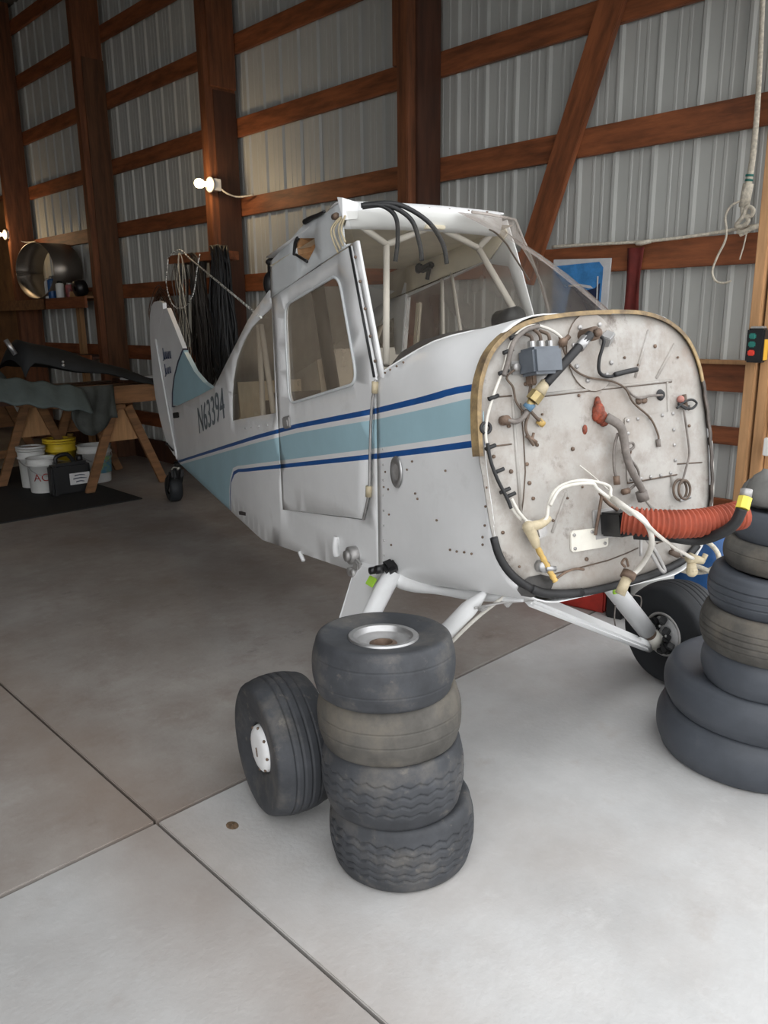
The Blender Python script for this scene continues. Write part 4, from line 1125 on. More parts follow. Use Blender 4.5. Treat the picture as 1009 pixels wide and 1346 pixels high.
for p, q in (((0.003,-0.051), (0.004,-0.077)), ((0.048,-0.100), (0.026,-0.102))):
    b = MB(); b.cyl(fwp(*p, .024), fwp(*q, .024), .010, 8); b.build('harness_tip', rust_metal, hn)
b = MB()
b.tube([fwp((0.067,0.017)[0] + .008 * cos(a), (0.067,0.017)[1] + .008 * sin(a), .02) for a in [k * pi / 4 for k in range(8)]], .003, 5, closed=True)
b.build('ring_terminal', rust_metal, hn)

# right hand wires, coil and clip
b = MB(); u, v = (0.318,0.162); b.sphere(fwp(u, v, .01), .012, 6); b.build('red_cap', mat('faded red cap', (.38, .16, .13), .6), plane)
fline('loose_wire', [(0.291,0.135), (0.320,0.150), (0.360,0.158), (0.383,0.144), (0.357,0.129), (0.323,0.138), (0.299,0.149), (0.332,0.130), (0.347,0.139)], .004, black_rubber, .012)
b = MB(); u, v = (0.332,0.164); b.cyl(fwp(u, v + .012, .012), fwp(u + .006, v - .03, .012), .007, 8); b.cyl(fwp(u - .02, v - .02, .012), fwp(u + .02, v - .034, .012), .007, 8); b.build('wire_tip', wire_brown, plane)
fline('loose_wire', [(0.325,0.126), (0.330,0.077), (0.336,-0.010), (0.317,-0.057), (0.291,-0.106)], .0035, wire_grey, .010)
u, v = (0.282,-0.124)
for k in range(2):
    b = MB(); b.tube([fwp(u + (.030 - .004 * k) * cos(a) + .006 * k, v + (.033 - .003 * k) * sin(a), .014 + .012 * k) for a in [q * pi / 8 for q in range(16)]], .0042, 6, sub=2, closed=True); b.build('hose_clamp', wire_brown, plane)
b = MB(); b.cyl(fwp(u - .01, v - .034, .02), fwp(u + .03, v - .026, .024), .006, 8); b.build('clamp_screw', bare_metal, plane)

# heater box and orange duct
b = MB(); u0, v0 = (-0.063,-0.154); u1, v1 = (0.055,-0.226)
b.box(((u0 + u1) / 2, (v0 + v1) / 2, .045), (abs(u1 - u0) * .92, abs(v1 - v0) * 1.0, .09), bev=.006, M=MF); hb = b.build('heater_box', black_plastic, plane)
b = MB(); b.box(((u0 + u1) / 2, (v0 + v1) / 2, .004), (abs(u1 - u0) * 1.35, abs(v1 - v0) * 1.25, .008), bev=.002, M=MF); b.build('heater_flange', dull_metal, hb)
fline('heater_lever', [(-0.069,-0.094) + (.02,), (-0.042,-0.125) + (.02,), (-0.013,-0.151) + (.03,)], .006, rust_metal, .02)
fline('heater_lever', [(-0.060,-0.099) + (.02,), (-0.082,-0.188) + (.012,), (-0.091,-0.217) + (.012,)], .005, rust_metal, .02)
DP = [fwp(*(-0.060,-0.172), .10), fwp(*(-0.017,-0.185), .15), fwp(*(0.045,-0.196), .19), fwp(*(0.119,-0.201), .22), fwp(*(0.185,-0.198), .24), fwp(*(0.254,-0.195), .25)]
DR = lambda t, i: .0385 + .0035 * (1 if (i % 4) < 2 else -1) if t < .93 else .043
b = MB(); b.tube(DP, .04, 18, sub=22, rfun=DR, caps=False); duct = b.build('orange_duct', orange_duct, plane)
md = duct.modifiers.new('t', 'SOLIDIFY'); md.thickness = .003
b = MB(); b.tube([fwp(*(0.022,-0.229), .06), fwp(*(0.070,-0.239), .14), fwp(*(0.122,-0.253), .20), fwp(*(0.133,-0.233), .27), fwp(*(0.149,-0.204), .31), fwp(*(0.158,-0.162), .33)], .0155, 12, sub=8); hose = b.build('black_hose', black_rubber, plane)
p, q, r_ = fwp(*(0.158,-0.164), .33), fwp(*(0.174,-0.134), .33), fwp(*(0.182,-0.112), .33)
b = MB(); b.cyl(p, q, .019, 8, smooth=False); b.build('yellow_ferrule', yellow_paint, hose)
b = MB(); b.cyl(q, r_, .016, 12); b.build('hose_end', dull_metal, hose)

# white hoses across the bottom
fline('white_hose', [(-0.357,-0.138) + (.02,), (-0.326,-0.149) + (.03,), (-0.289,-0.141) + (.03,), (-0.277,-0.105) + (.03,), (-0.253,-0.066) + (.035,), (-0.206,-0.049) + (.04,), (-0.145,-0.049) + (.05,), (-0.073,-0.073) + (.06,), (-0.097,-0.101) + (.09,), (-0.108,-0.126) + (.14,), (-0.108,-0.150) + (.20,), (-0.072,-0.193) + (.20,), (-0.046,-0.241) + (.18,), (-0.008,-0.290) + (.12,), (-0.003,-0.329) + (.08,), (-0.025,-0.344) + (.07,)], .0085, wire_white, .03, None, lambda t, i: .005 + .003 * min(1, max(0, (t - .5) * 4)), 8, 8)
fline('white_hose', [(-0.277,-0.105) + (.04,), (-0.244,-0.065) + (.045,), (-0.198,-0.055) + (.055,), (-0.134,-0.059) + (.06,), (-0.124,-0.076) + (.07,), (-0.101,-0.110) + (.10,), (-0.135,-0.142) + (.21,), (-0.097,-0.178) + (.22,), (-0.038,-0.215) + (.20,), (0.071,-0.270) + (.16,), (0.166,-0.318) + (.14,)], .0055, wire_white, .03, None, None, 7, 8)
fline('white_hose', [(-0.393,-0.072) + (.02,), (-0.373,-0.110) + (.02,), (-0.347,-0.144) + (.025,), (-0.326,-0.151) + (.03,)], .0045, wire_white, .02)
b = MB(); p, q = fwp(*(-0.102,-0.107), .11), fwp(*(-0.125,-0.142), .20); b.cyl(p, q, .010, 8); b.build('hose_splice', wire_white, plane)
b = MB(); p = fwp(*(-0.025,-0.344), .07); q = fwp(*(-0.055,-0.397), .06); b.cyl(p, q, .015, 12, r2=.016); b.build('hose_boot', cream, plane)
b = MB(); p = fwp(*(-0.018,-0.336), .07); q = fwp(*(-0.032,-0.352), .07); b.cyl(p, q, .022, 10); b.tube([p + Vector((0, -.02, .02)), p + Vector((0, -.035, .035)), p + Vector((0, -.02, .045)), p + Vector((0, -.008, .02))], .004, 5); b.build('boot_clamp', rust_metal, plane)
b = MB(); p = fwp(*(0.160,-0.315), .135); q = fwp(*(0.218,-0.334), .135); b.cyl(p, q, .016, 8, r2=.011); b.cyl(q, q + Vector((0, .012, .02)), .008, 6); b.build('white_connector', cream, plane)
b = MB(); p = fwp(*(0.175,-0.329), .13); q = fwp(*(0.175,-0.359), .13); b.cyl(p, q, .011, 10, r2=.018); b.sphere(q, .018, 6); b.build('white_cap', cream, plane)
# elbow, yellow tube and grey block at lower left
b = MB(); b.tube([fwp(*(-0.272,-0.143), .03), fwp(*(-0.307,-0.154), .035), fwp(*(-0.346,-0.157), .035)], .016, 10, rfun=lambda t, i: .010 + .006 * t); b.sphere(fwp(*(-0.351,-0.157), .035), .018, 7); b.build('cream_elbow', cream, plane)
b = MB(); b.tube([fwp(*(-0.351,-0.157), .035), fwp(*(-0.331,-0.196), .03), fwp(*(-0.322,-0.217), .025)], .02, 10, rfun=lambda t, i: .018 - .007 * t); b.build('elbow_sleeve', cream, plane)
fline('yellow_tube', [(-0.327,-0.208) + (.02,), (-0.304,-0.253) + (.02,), (-0.283,-0.294) + (.02,), (-0.267,-0.324) + (.02,)], .0085, yellow_tube, .02, None, lambda t, i: .0085 + .0012 * sin(i * 2.2), 8)
b = MB(); u, v = (-0.304,-0.176); b.box((u, v, .02), (.04, .035, .035), (0, 0, .2), bev=.006, M=MF); b.build('grey_block', dull_metal, plane)
b = MB(); u, v = (-0.298,-0.278); b.cyl(fwp(u, v, 0), fwp(u, v, .03), .018, 12); b.cyl(fwp(u, v - .005, .03), fwp(u + .03, v - .01, .035), .008, 8); b.build('drain_valve', bare_metal, plane)
fline('pull_wire', [(-0.264,-0.326), (-0.216,-0.309), (-0.175,-0.305), (-0.146,-0.312)], .004, rust_metal, .012)
fline('pull_wire', [(-0.128,-0.006), (-0.079,-0.043), (-0.023,-0.090)], .0022, wire_white, .012)
fline('engine_control_rod', [(0.081,-0.224) + (.02,), (0.126,-0.293) + (.03,), (0.163,-0.359) + (.03,), (0.149,-0.359) + (.03,), (0.106,-0.295) + (.03,)], .006, dull_metal, .02)
fline('engine_control_rod', [(0.086,-0.235) + (.02,), (0.079,-0.305) + (.02,)], .005, dull_metal, .02)
fline('pull_wire', [(0.157,-0.278), (0.201,-0.278), (0.232,-0.316), (0.271,-0.342)], .003, wire_brown, .015)
b = MB(); b.cyl(fwp(*(0.221,-0.315), .012), fwp(*(0.251,-0.331), .016), .009, 8); b.build('wire_tip', wire_brown, plane)
b = MB(); b.lathe([(.001, .006), (.03, .005), (.045, 0)], 10, M=MF @ Matrix.Translation(((-0.318,-0.333)[0], (-0.318,-0.333)[1], .003)) @ Matrix.Diagonal((1.5, .7, 1, 1))); b.build('tar_patch', mat('black tar', (.03, .028, .026), .6, var=.5, scale=30), plane)

# ---------------------------------------------------------------- lamps on the posts
def lamp(y, z, label, power):
    t = empty('bulb_lamp', (4.17, y, z), 0, label, 'lamp', 'bare bulbs on the posts')
    b = MB(); b.box((.03, .0, 0), (.075, .10, .10), bev=.006); b.build('junction_box', porcelain, t)
    b = MB(); b.lathe([(.001, 0), (.055, 0), (.068, .010), (.066, .022), (.045, .034), (.026, .040), (.024, .06), (.001, .06)], 24, M=Matrix.Translation((-.008, 0, 0)) @ Matrix.Rotation(R(-90), 4, 'Y')); b.build('lamp_holder', porcelain, t)
    b = MB(); b.lathe([(.001, .055), (.014, .055), (.016, .075), (.034, .105), (.040, .13), (.034, .158), (.018, .172), (.001, .175)], 20, M=Matrix.Rotation(R(-90), 4, 'Y')); b.build('bulb', bulb_m, t)
    b = MB(); b.tube([(.06, -.04, -.03), (.12, -.06, -.07), (.22, -.08, -.09), (.30, -.2, -.08)], .008, 6); b.build('cable', rope_m, t)
    l = bpy.data.lights.new('bulb_light', 'POINT'); l.energy = power; l.color = (1, .72, .42); l.shadow_soft_size = .05
    o = bpy.data.objects.new('bulb_light', l); link(o, t); o.location = (-.20, -.10, 0)
    return t
lamp(6.50, 2.785, 'lit bare bulb on the post above the airplane tail', 3)
lamp(11.60, 2.76, 'lit bare bulb at the far left above the shelf', 3)

# ---------------------------------------------------------------- cables and rope on the post
b = MB(); b.box((4.10, 6.62, 2.165), (.20, .82, .075), (0, 0, R(4)), bev=.004)
tag(b.build('cable_peg', wood_red), 'short red board peg nailed across the post holding cables', 'board')
def coil(y, x, z0, zb, w, n, r, m, label, seed):
    rn = random.Random(seed); q = MB()
    for k in range(n):
        yy = y + rn.uniform(-.05, .05); ww = w * rn.uniform(.6, 1.1); bb = zb + rn.uniform(-.10, .22); xx = x + rn.uniform(-.05, .05)
        P = []
        for i in range(14):
            a = 2 * pi * i / 14
            s = sin(a); zz = (z0 + bb) / 2 + (z0 - bb) / 2 * cos(a)
            P.append((xx + .05 * s + rn.uniform(-.02, .02), yy + ww * s * (.55 + .45 * (1 - cos(a)) / 2) + rn.uniform(-.03, .03), zz))
        q.tube(P, r, 5, sub=4, closed=True)
    return tag(q.build('cable_coil', m), label, 'cable', 'cables hung on the peg')
coil(6.27, 4.06, 2.24, .98, .21, 44, .012, black_rubber, 'bulky coil of black cables hung against the post', 1)
coil(6.62, 4.05, 2.20, .98, .17, 30, .010, mat('dark brown cable', (.030, .024, .020), .6), 'coil of dark brown cables left of the black one', 2)
coil(6.92, 4.03, 2.20, 1.15, .11, 9, .005, mat('dim wire', (.11, .10, .09), .6, var=.4, scale=20), 'loops of thin grey wires at the left end of peg', 3)
coil(6.66, 3.92, 2.20, 1.05, .16, 3, .003, rope_m, 'thin white cord loops hanging among the dark cables', 4)
q = MB(); rn = random.Random(8)
for k in range(13):
    c = (4.40 + rn.uniform(-.05, .02), 7.93 + rn.uniform(-.05, .05), 1.74 + rn.uniform(-.05, .05)); rr = rn.uniform(.15, .23)
    q.tube([(c[0] + .03 * sin(2 * a), c[1] + rr * cos(a), c[2] + rr * .95 * sin(a)) for a in [j * pi / 6 for j in range(12)]], .006, 5, sub=3, closed=True)
tag(q.build('wire_coil', mat('copper brown wire', (.10, .045, .025), .5, var=.5, scale=20)), 'round coil of brown wire on the wall behind the rudder tip', 'wire')
b = MB()
RP = [Vector((3.98, 6.95, 2.20)), Vector((3.97, 6.70, 2.20)), Vector((3.9, 6.45, 2.10)), Vector((3.55, 5.6, 1.90)), Vector((3.10, 4.35, 1.72)), Vector((2.60, 3.00, 1.66))]
AE = Vector((-.004, -.004, .016)) + Vector((2.235, 1.655, 0)) + Matrix.Rotation(R(-105), 3, 'Z') @ Vector(((-1.486,1.576)[0], -.36, (-1.486,1.576)[1] + .02))
RP = [Vector((3.96, 7.0, 2.185)), Vector((3.94, 6.75, 2.235)), Vector((3.92, 6.55, 2.15)), Vector((3.92, 6.55, 2.15)).lerp(AE, .33), Vector((3.92, 6.55, 2.15)).lerp(AE, .7), AE]
braid = mat('braided rope', (.62, .58, .50), .8, var=.9, scale=70, col2=(.08, .07, .06), detail=0)
b.tube(RP, .0065, 6)
b.tube([Vector((3.95, 6.98, 2.17)), Vector((3.94, 7.03, 1.95)), Vector((3.93, 6.93, 1.76)), Vector((3.93, 6.75, 1.72)), Vector((3.93, 6.55, 1.83)), Vector((3.93, 6.45, 2.05)), Vector((3.95, 6.42, 2.18))], .006, 6)
tag(b.build('rope', braid), 'white braided rope stretched from the cable peg down to the airplane', 'rope')

# ---------------------------------------------------------------- wall at right
def at(name, label, cat, loc=(0, 0, 0), group=None): return empty(name, loc, 0, label, cat, group)
po = at('poster', 'white bordered picture of a blue vehicle on wall behind windshield', 'poster')
b = MB(); b.box((4.475, 2.845, 1.77), (.016, .41, .36), (R(2), 0, 0), bev=.002); b.build('card', label_white, po)
b = MB(); b.prism([(2.69, 1.60), (2.68, 1.89), (2.71, 1.925), (3.04, 1.915), (3.04, 1.60)], .002, M=Matrix(((0, 0, -1, 4.466), (1, 0, 0, 0), (0, 1, 0, 0), (0, 0, 0, 1)))); b.build('blue_print', sky_print, po)
b = MB(); b.prism([(2.70, 1.61), (2.695, 1.80), (2.73, 1.77), (2.78, 1.76), (2.90, 1.79), (2.94, 1.61)], .002, M=Matrix(((0, 0, -1, 4.4635), (1, 0, 0, 0), (0, 1, 0, 0), (0, 0, 0, 1)))); b.build('dark_print', stripe_navy, po)
b = MB(); b.prism([(2.74, 1.77), (2.76, 1.785), (2.84, 1.80), (2.92, 1.795), (2.92, 1.785), (2.84, 1.785), (2.77, 1.77)], .002, M=Matrix(((0, 0, -1, 4.461), (1, 0, 0, 0), (0, 1, 0, 0), (0, 0, 0, 1))))
b.prism([(2.705, 1.62), (2.708, 1.84), (2.716, 1.84), (2.714, 1.62)], .002, M=Matrix(((0, 0, -1, 4.461), (1, 0, 0, 0), (0, 1, 0, 0), (0, 0, 0, 1)))); b.build('light_print', label_white, po)
b = MB(); vs = []; fs = []
for i in range(9):
    z = 1.99 - .40 * i / 8
    for k in range(5):
        t = k / 4; w = .052 - .010 * sin(pi * i / 8)
        vs.append((4.462 - .010 * sin(t * pi * 2 + i * .3) - .008, 2.462 + w * (1 - 2 * t) + .004 * i / 8, z))
for i in range(8):
    for k in range(4): fs.append((5 * i + k, 5 * i + k + 1, 5 * i + k + 6, 5 * i + k + 5))
b.add(vs, fs, 0, True); o = b.build('hanging_cloth', red_cloth); md = o.modifiers.new('t', 'SOLIDIFY'); md.thickness = .006
tag(o, 'dark red cloth strip hanging from the girt right of poster', 'cloth')
b = MB(); b.tube([(4.455, 3.05, 2.035), (4.45, 2.8, 2.030), (4.45, 2.42, 2.020), (4.45, 2.1, 2.028), (4.44, 1.86, 2.045), (4.40, 1.74, 2.05)], .009, 6); b.tube([(4.45, 2.46, 2.015), (4.44, 2.42, 2.012), (4.45, 2.37, 2.02)], .013, 6)
tag(b.build('cord', rope_m), 'pale cord running along the top of girt to the white pole', 'cord')
pole = at('white_pole', 'white pole with green rings tied upright beside the door jamb', 'pole')
b = MB(); b.tube([(4.35, 1.84, 3.6), (4.35, 1.795, 2.75), (4.35, 1.79, 2.40), (4.35, 1.800, 2.24)], .016, 10, rfun=lambda t, i: .010 + .007 * t); b.build('pole_shaft', rope_m, pole)
b = MB(); b.cyl((4.35, 1.800, 2.25), (4.35, 1.812, 2.14), .026, 10); b.build('pole_grip', rope_m, pole)
b = MB()
for z in (2.262, 2.285): b.cyl((4.35, 1.799, z), (4.35, 1.798, z + .010), .020, 10)
b.build('green_rings', green_btn, pole)
b = MB()
b.tube([(4.34, 1.815, 2.14), (4.33, 1.80, 2.10), (4.33, 1.765, 2.09), (4.33, 1.755, 2.12), (4.33, 1.785, 2.135), (4.32, 1.80, 2.09), (4.33, 1.835, 2.05), (4.33, 1.80, 2.045), (4.33, 1.775, 2.07), (4.33, 1.80, 2.11)], .011, 7)
b.tube([(4.35, 1.83, 2.02), (4.34, 1.80, 2.015), (4.34, 1.76, 2.03), (4.36, 1.72, 2.045)], .012, 7)
b.tube([(4.34, 1.815, 2.0), (4.34, 1.79, 2.01), (4.34, 1.77, 2.02)], .008, 6)
tag(b.build('rope_knot', rope_m), 'knotted white rope tied below the white pole', 'rope')
b = MB(); b.tube([(4.34, 1.812, 2.175), (4.33, 1.87, 2.15), (4.33, 1.895, 2.10), (4.33, 1.885, 2.04), (4.34, 1.89, 1.98), (4.34, 1.925, 1.90), (4.34, 1.945, 1.83), (4.34, 1.925, 1.78), (4.34, 1.88, 1.765), (4.34, 1.84, 1.775)], .006, 6)
b.tube([(4.35, 1.785, 2.02), (4.35, 1.795, 1.95), (4.35, 1.81, 1.88)], .004, 5)
tag(b.build('loose_cord', rope_m), 'thin white cord hanging in a loop from the white pole', 'cord')
# door opener buttons
cb = at('door_control', 'black door control box with green and red buttons on the jamb', 'control box', (4.09, 1.578, 1.452))
KB = .78
b = MB(); b.box((0, 0, 0), (.06, .085, .165), bev=.008); b.build('housing', black_plastic, cb)
b = MB(); b.box((0, 0, .086), (.05, .06, .012), bev=.003); b.build('cap', dull_metal, cb)
for z, m in ((.045, green_btn), (.006, green_btn), (-.035, red_btn)):
    b = MB(); b.box((-.033, .012, z), (.012, .034, .028), bev=.006); b.build('button', m, cb)
b = MB(); b.box((.0, -.0445, -.02), (.045, .004, .10)); b.build('warning_sticker', amber, cb)
b = MB(); b.box((4.105, 1.475, .955), (.03, .05, .09), bev=.004)
tag(b.build('wall_outlet', porcelain), 'small outlet on the jamb board under the control box', 'outlet')
b = MB(); b.tube([(4.18, 1.45, 1.38), (4.16, 1.45, 1.2), (4.16, 1.455, 1.05)], .022, 8)
tag(b.build('jamb_cable', cloth_dark), 'dark cable hanging on the jamb at the picture edge', 'cable')

# things on the floor behind the right wheel
bd = at('blue_drum', 'blue plastic drum at the wall behind the right tire stack', 'drum', (4.16, 1.76, 0))
b = MB(); b.lathe([(.001, 0), (.235, 0), (.25, .03), (.252, .15), (.262, .17), (.252, .19), (.252, .34), (.262, .36), (.252, .38), (.25, .50), (.22, .54), (.001, .54)], 40); b.build('drum_body', blue_plastic, bd)
hz = MB()
for k in range(3):
    y0 = .20 + .17 * k
    hz.tube([Vector((3.86 + .02 * k, 1.70 + .17 * cos(a) + .05 * k, y0 * .9 + .10 * sin(a) + .06)) for a in [j * pi / 7 for j in range(14)]], .013, 8, sub=4, closed=True)
tag(hz.build('white_hose_coil', rope_m), 'loops of white hose lying against the blue drum', 'hose')
rb = at('red_toolbox', 'red metal box on floor behind the right main wheel', 'box', (3.82, 2.38, 0))
b = MB(); b.box((0, 0, .20), (.28, .50, .40), (0, 0, R(8)), bev=.012); b.build('box_body', red_paint, rb)
b = MB(); b.box((0, 0, .405), (.285, .505, .02), (0, 0, R(8)), bev=.006); b.build('lid', red_paint, rb)
b = MB(); b.box((0, -.30, .18), (.26, .09, .36), (0, 0, R(8)), bev=.006)
o = b.build('black_case', black_plastic, None, (3.82, 2.36, 0)); tag(o, 'black case standing right of the red box', 'case')
b = MB(); b.lathe([(.001, 0), (.095, 0), (.10, .02), (.112, .34), (.120, .345), (.118, .365), (.10, .37), (.001, .37)], 28)
tag(b.build('white_pail', bucket_white, None, (3.79, 1.885, 0)), 'white pail between the black case and the blue drum', 'bucket')

# ---------------------------------------------------------------- far left: bench, sawhorses, buckets
def sawhorse(x, y, label, s=1.0):
    t = at('sawhorse', label, 'sawhorse', (x, y, 0), 'wooden sawhorses under the bench')
    L = 1.0
    b = MB(); b.box((0, L / 2, .80), (.10, L + .1, .045), bev=.004); b.build('top_rail', wood_tan, t)
    for yy in (0, L):
        b = MB(); b.prism([(-.10, .78), (.10, .78), (.225, .47), (-.225, .47)], .018, M=Matrix(((1, 0, 0, 0), (0, 0, -1, yy + .009), (0, 1, 0, 0), (0, 0, 0, 1)))); b.build('gusset', wood_raw if yy == 0 else wood_tan, t)
        for sx in (-1, 1):
            a = Vector((.07 * sx, yy - .035, .80)); c = Vector((.395 * sx, yy - .055, .0)); d = (c - a)
            b = MB(); M = Matrix.Translation((a + c) / 2) @ Matrix.Rotation(math.atan2(d.x, -d.z), 4, 'Y') @ Matrix.Rotation(.0, 4, 'X') ; M = Matrix.Translation((a + c) / 2) @ Matrix.Rotation(-math.atan2(d.x, -d.z), 4, 'Y')
            b.box((0, 0, 0), (.085, .04, d.length), bev=.003, M=M); b.build('leg', wood_tan, t)
    b = MB(); b.box((0, L - .03, .17), (.72, .02, .09), bev=.003); b.build('brace', wood_tan, t)
    return t
sawhorse(3.50, 7.34, 'front sawhorse with pale plywood gusset beside the tail wheel')
sawhorse(3.02, 8.30, 'rear sawhorse standing behind the buckets')
bench = at('workbench', 'bench of heavy brown timbers laid across the sawhorses', 'workbench')
for (x0, x1, y, z, sx, m) in ((2.86, 4.12, 7.42, .90, .17, wood_tan), (2.7, 4.05, 7.72, .90, .17, wood_tan), (2.3, 4.0, 8.05, .90, .17, wood_dark)):
    b = MB(); b.box(((x0 + x1) / 2, y, z + .015), (x1 - x0, .22, sx), bev=.008); b.build('timber', m, bench)
for (p, q, w, m) in (((1.0, 8.6, .70), (2.54, 8.52, .74), .16, wood_tan), ((1.0, 8.9, .52), (2.50, 8.75, .50), .20, wood_tan), ((1.0, 8.4, .88), (2.26, 7.98, .92), .10, wood_raw)):
    p, q = Vector(p), Vector(q); d = q - p
    b = MB(); b.box((0, 0, 0), (d.length, .05, w), bev=.004, M=Matrix.Translation((p + q) / 2) @ d.to_track_quat('X', 'Z').to_matrix().to_4x4())
    tag(b.build('plank', m), {.16: 'long brown plank lying low left of the bench', .20: 'wide lower plank leaning in the far left shadow', .10: 'pale plank under the grey canvas at far left'}[w], 'plank', None)
b = MB(); b.box((3.92, 7.55, 1.05), (.55, .10, .02), (0, 0, R(10)), bev=.002)
tag(b.build('light_strip', label_white), 'thin white strip lying on the right end of bench', 'strip')
b = MB(); b.box((3.95, 7.75, 1.02), (.5, .22, .04), (0, 0, R(6)), bev=.004)
tag(b.build('board', wood_dark), 'dark board lying on the right end of bench', 'board')

def drape(name, m, x0, x1, y0, y1, zf, label, cat, nx=26, ny=12, th=.012):
    b = MB(); vs = []; fs = []
    for i in range(nx + 1):
        for k in range(ny + 1):
            u, v = i / nx, k / ny; vs.append((x0 + (x1 - x0) * u, y0 + (y1 - y0) * v, zf(u, v)))
    for i in range(nx):
        for k in range(ny): fs.append((i * (ny + 1) + k, (i + 1) * (ny + 1) + k, (i + 1) * (ny + 1) + k + 1, i * (ny + 1) + k + 1))
    b.add(vs, fs, 0, True); o = b.build(name, m); md = o.modifiers.new('t', 'SOLIDIFY'); md.thickness = th
    return tag(o, label, cat)
drape('black_cover', cloth_dark, 2.62, 3.90, 7.26, 8.0, lambda u, v: (1.03 if v > .02 else .98) + .46 * (1 - u) ** .8 * (1 - .0 * v) * min(1, u * 8 + .55) * (.45 + .55 * sin(pi * min(1, v * .9 + .1))) + .012 * sin(13 * u) * cos(9 * v), 'black cloth covering a long sloping object on the bench', 'cloth')
drape('grey_canvas', canvas_teal, 2.28, 3.12, 7.06, 7.25, lambda u, v: 1.06 - .16 * u + .12 * v - .10 * (1 - v) ** 2 + .012 * sin(24 * u), 'grey green canvas hanging off the left end of the bench', 'canvas')
drape('dark_bundle', cloth_grey, 2.20, 2.61, 7.5, 8.0, lambda u, v: 1.02 + .30 * sin(pi * min(1, u * .8 + .1)) * sin(pi * v) + .02 * sin(20 * u) * cos(14 * v), 'dark grey cloth bundle at the left end of the bench', 'cloth')
b = MB(); vs = []; fs = []
for i in range(9):
    for k in range(15):
        u, v = i / 8, k / 14
        vs.append((3.02 + .42 * v + .03 * sin(7 * u) * (1 - v) , 7.285 - .02 * u - .018 * sin(v * 17 + u * 3), 1.02 - .42 * u * (.75 + .35 * sin(pi * min(1, v + .15)))))
for i in range(8):
    for k in range(14): fs.append((15 * i + k, 15 * i + k + 1, 15 * i + k + 16, 15 * i + k + 15))
b.add(vs, fs, 0, True); o = b.build('hanging_jacket', cloth_grey); md = o.modifiers.new('t', 'SOLIDIFY'); md.thickness = .012
tag(o, 'dark grey jacket hanging over the front timber of the bench', 'jacket')
b = MB(); b.cyl((2.56, 7.45, 1.46), (2.62, 7.42, 1.33), .022, 12)
tag(b.build('chrome_tube', bare_metal), 'short shiny tube sticking up from the dark bundle', 'tube')
b = MB(); b.sphere((2.97, 7.262, 1.225), .016, 6); b.sphere((2.97, 7.262, 1.255), .013, 6)
tag(b.build('cover_snap', bare_metal), 'two small shiny snaps on the black cloth', 'snap')

def bucket(name, x, y, r, h, m, label, extra=None):
    t = at(name, label, 'bucket', (x, y, 0), 'plastic buckets under the bench')
    b = MB(); b.lathe([(.001, .0), (r * .86, .0), (r * .88, .01), (r * .96, h * .80), (r * 1.04, h * .80), (r * 1.04, h * .84), (r * .975, h * .85), (r, h * .98), (r * 1.05, h), (r * .97, h), (r * .95, h * .96), (r * .84, .03), (.001, .03)], 32); b.build('pail', m, t)
    b = MB(); b.tube([(r * 1.02 * cos(a), r * 1.02 * sin(a) , h * .82 - .10 * max(0, sin(-a)) * 1.0) for a in [pi + k * pi / 8 for k in range(9)]], .004, 5); b.build('wire_bail', dull_metal, t)
    return t
b1 = bucket('bucket', 2.85, 7.71, .145, .34, bucket_white, 'white bucket with red lettering left of the black jug')
o = freeze(text('bucket_lettering', 'ACE', .105, red_paint, b1, (0, 0, .14), (1, 0, 0), (0, 0, 1), .001, align='CENTER'))
o.matrix_local = Matrix.Identity(4)
for v in o.data.vertices:          # wrap the letters round the pail
    rr = .1275 + .0135 * (v.co.y + .14) / .27 + .003; a_ = R(-109) + v.co.x / rr
    v.co = Vector((rr * cos(a_), rr * sin(a_), .13 + v.co.y))
b2 = bucket('bucket', 3.44, 7.86, .165, .38, bucket_white, 'white bucket with blue label behind the front sawhorse leg')
lb = MB(); vs = []; fs = []
for k in range(9):
    a = R(-105) + R(70) * k / 8
    vs += [(.158 * cos(a), .158 * sin(a), .10), (.163 * cos(a), .163 * sin(a), .27)]
for k in range(8): fs.append((2 * k, 2 * k + 2, 2 * k + 3, 2 * k + 1))
lb.add(vs, fs, 0, True); lb.build('blue_label', mat('blue label', (.02, .12, .28), .5, var=.5, scale=14, col2=(.25, .35, .08)), b2)
b3 = bucket('bucket', 3.20, 8.13, .155, .40, bucket_yellow, 'yellow bucket behind the black jug')
b4 = bucket('bucket', 2.87, 8.03, .13, .37, bucket_white, 'white bucket with stacked rims at back left')
b = MB()
for z in (.375, .40): b.lathe([(.10, z), (.138, z), (.140, z + .014), (.10, z + .016)], 28)
b.build('spare_rim', bucket_white, b4)
b = MB()
for z in (.405, .43): b.lathe([(.12, z), (.162, z), (.165, z + .016), (.12, z + .018)], 28)
b.build('spare_rim', bucket_yellow, b3)
b = MB(); b.lathe([(.001, .0), (.09, .0), (.10, .03), (.10, .22), (.07, .34), (.035, .42), (.03, .47), (.001, .47)], 24)
tag(b.build('brown_jug', mat('brown jug', (.20, .12, .03), .4), None, (3.36, 8.22, 0)), 'brown jug standing between yellow bucket and white bucket', 'jug')
jug = at('black_jug', 'black fluid container with white label in front of the buckets', 'jug', (2.98, 7.46, 0))
b = MB(); b.box((.03, 0, .155), (.34, .17, .31), (0, 0, R(-4)), bev=.03); b.build('container', black_plastic, jug)
b = MB(); b.tube([(-.11, -.03, .31), (-.10, -.03, .37), (.0, -.03, .385), (.06, -.03, .31)], .02, 8); b.build('handle', black_plastic, jug)
b = MB(); b.cyl((.13, 0, .30), (.13, 0, .36), .03, 14); b.build('cap', black_plastic, jug)
b = MB(); b.box((.08, -.0895, .15), (.19, .003, .11), (0, 0, R(-4))); b.build('label', label_white, jug)
b = MB()
